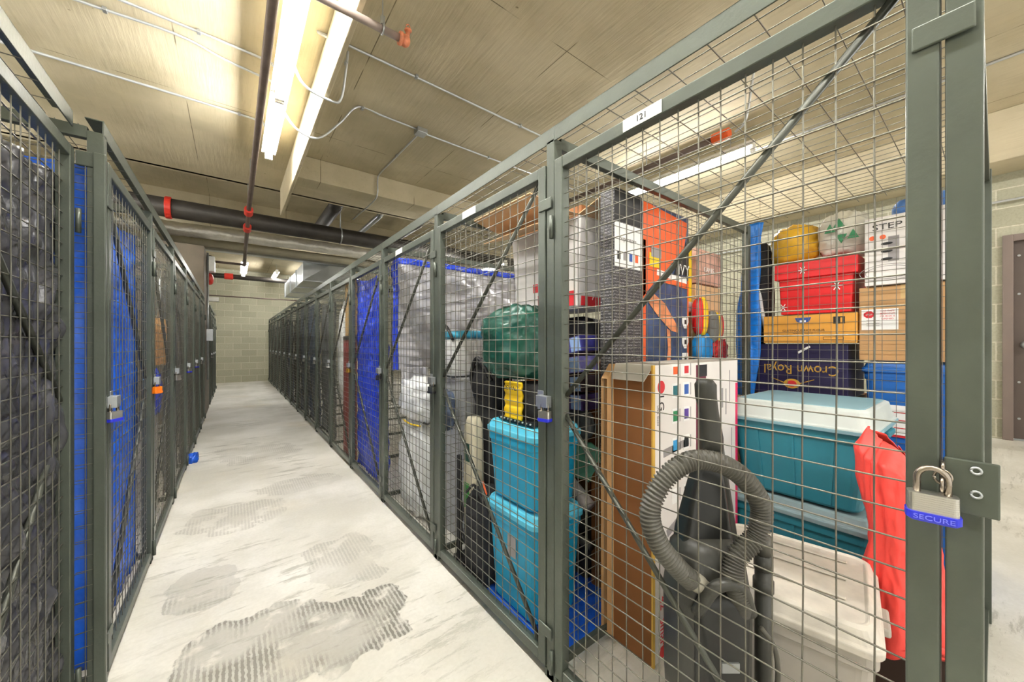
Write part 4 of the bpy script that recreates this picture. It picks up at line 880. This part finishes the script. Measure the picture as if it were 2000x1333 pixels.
tag(MB().blob((2.20,1.045,1.17),(.09,.035,.085),.7,.15,3,6,30,20).build('blue_bag', mat('bright_blue_bag',(30,140,210),.3,0,.25,10,.5,20), smooth=True), 'crumpled bright blue bag under the striped plush', 'bag')
tag(MB().blob((2.40,1.05,1.16),(.10,.035,.07),.7,.25,5,6,30,20).build('tinsel_bundle', mat('red_tinsel',(170,30,34),.3,.3,.5,30,.8,40), smooth=True), 'bundle of red tinsel beside the blue bag', 'tinsel')
# printed blue boxes, wraps (under the arm of the brace)
o = tag(MB().box(-.065,.065,-.17,.17,-.04,.04).build('game_box', mat('violet_blue_printed',(62,60,140),.4,0,.6,9), base=(0,0,0), bevel=.003), 'tilted violet blue printed game box under the tall black carton', 'box')
text('lettering', 'NORTHERN', .022, (-.067,0,.0), 'X-', ink_wht, o, local=True, wfac=.8)
MB().box(-.0665,-.064,.09,.16,-.03,.03).build('red_print', orange_m, o, local=True); MB().box(-.0662,-.064,-.165,-.10,-.035,.035).build('light_print', skyb, o, local=True)
o.location = (1.425,1.40,1.17); o.rotation_euler = (math.radians(-12), 0, 0)
g0 = o
for i, (z, rx, lab) in enumerate(((1.075,-9,'second tilted violet game box in the slanted pile'),(.985,-6,'third tilted game box in the slanted pile, darkest of them'),(.90,-3,'lowest game box in the slanted pile'))):
    c_ = copy_tree(g0); c_.location = (1.42+.003*i,1.40,z); c_.rotation_euler = (math.radians(rx),0,0); tag(c_, lab, 'box'); c_.data = g0.data.copy(); c_.data.materials[0] = (mat('lavender_printed',(128,122,190),.4,0,.5,9), mat('black_orange_printed',(60,48,54),.4,0,.6,9), mat('navy_red_printed',(70,54,110),.4,0,.7,7))[i]
carton('pile_support', 'dark carton on the floor under the slanted game boxes', 'box', 1.43,1.49,1.26,1.48,0,.40, mat('charcoal_carton',(52,52,54),.7))
tag(MB().blob((1.44,1.31,.60),(.03,.14,.10),.7,.15,3,9,30,20).build('wrapped_gift', wrap_g, smooth=True), 'mint green wrapped bundle with red bows', 'gift')
tag(MB().tube([(1.39,1.20,.40),(1.40,1.42,.53)], .032, 12).build('paper_roll', mat('white_red_wrap',(215,205,200),.4,0,.4,14), smooth=True), 'white and red roll of wrapping paper below the mint bundle', 'paper roll')
tag(MB().tube([(1.38,1.18,.22),(1.39,1.42,.23)], .022, 12).build('plastic_tube', vac_m, smooth=True), 'grey plastic tube end low behind the television carton', 'tube')
tag(MB().blob((1.43,1.34,.79),(.035,.13,.085),.8,.08,3,19,28,18).build('grey_bag', tarp_grey, smooth=True), 'small grey bag between game boxes and mint bundle', 'bag')  # small bag in the grey sheeting material

# ---------------------------------------------------------------- third locker contents
o = tag(MB().loft([(1.00,.14,.15,.04),(1.02,.15,.16,.05),(1.20,.15,.16,.05),(1.235,.13,.14,.05)], 1.22,2.16).build('cool_box', white_pl, smooth=True), 'white cool box with blue lid and black handle', 'cool box')
MB().loft([(1.235,.14,.15,.05),(1.27,.13,.14,.05),(1.285,.09,.10,.04)], 1.22,2.16).build('lid', mat('pool_blue',(60,170,205),.4), o, smooth=True)
MB().tube(bez([(1.08,2.28,1.22),(1.07,2.22,1.31),(1.07,2.10,1.31),(1.08,2.02,1.22)],8),.010,8).build('handle', blk, o, smooth=True)
tag(MB().blob((1.40,2.02,1.16),(.08,.10,.16),.7,.1,3,22,28,24).build('fabric_bundle', skyb, smooth=True), 'light blue fabric bundle beside the white cool box', 'bundle')
carton('tall_white_carton', 'tall grey-white carton under the white cool box', 'box', 1.10,1.52,1.93,2.30,0,.99, mat('pale_grey_carton',(168,170,172),.6))
tag(MB().blob((1.02,2.02,.80),(.05,.09,.12),.7,.15,4,23,28,20).build('patterned_bag', mat('blue_grey_print',(96,110,136),.5,0,.5,30,.3,40), smooth=True), 'blue grey patterned bag low beside the white sack', 'bag')
tag(MB().blob((1.09,2.50,.31),(.12,.25,.33),.6,.10,3,24,50,40,.06).build('foam_roll', clear_w, smooth=True), 'large clear wrapped white bundle on the locker floor', 'bundle')
o = tag(MB().blob((1.09,2.50,.80),(.125,.24,.15),.7,.18,3,25,50,34,.05).build('white_sack', mat('white_sack',(236,238,238),.35,0,.06,8,.5,14), smooth=True), 'crumpled white plastic sack lying on the clear wrapped bundle', 'sack')
MB().tube(bez([(.975,2.28,.66),(.96,2.40,.655),(.965,2.55,.66)],6),.006,6).build('yellow_tie', yellow_m, o, smooth=True)
tag(MB().box(1.35,1.75,2.35,2.75,0,.55).build('grey_crate', mat('grey_crate',(90,92,96),.6), bevel=.005), 'dark grey crate behind the clear wrapped bundle', 'crate')
o = tag(MB().tube([(1.26,2.66,.02),(1.28,2.66,1.7)], .018, 8).build('tent_pole', blk, smooth=True), 'dark pole standing before the silver tarp', 'pole')
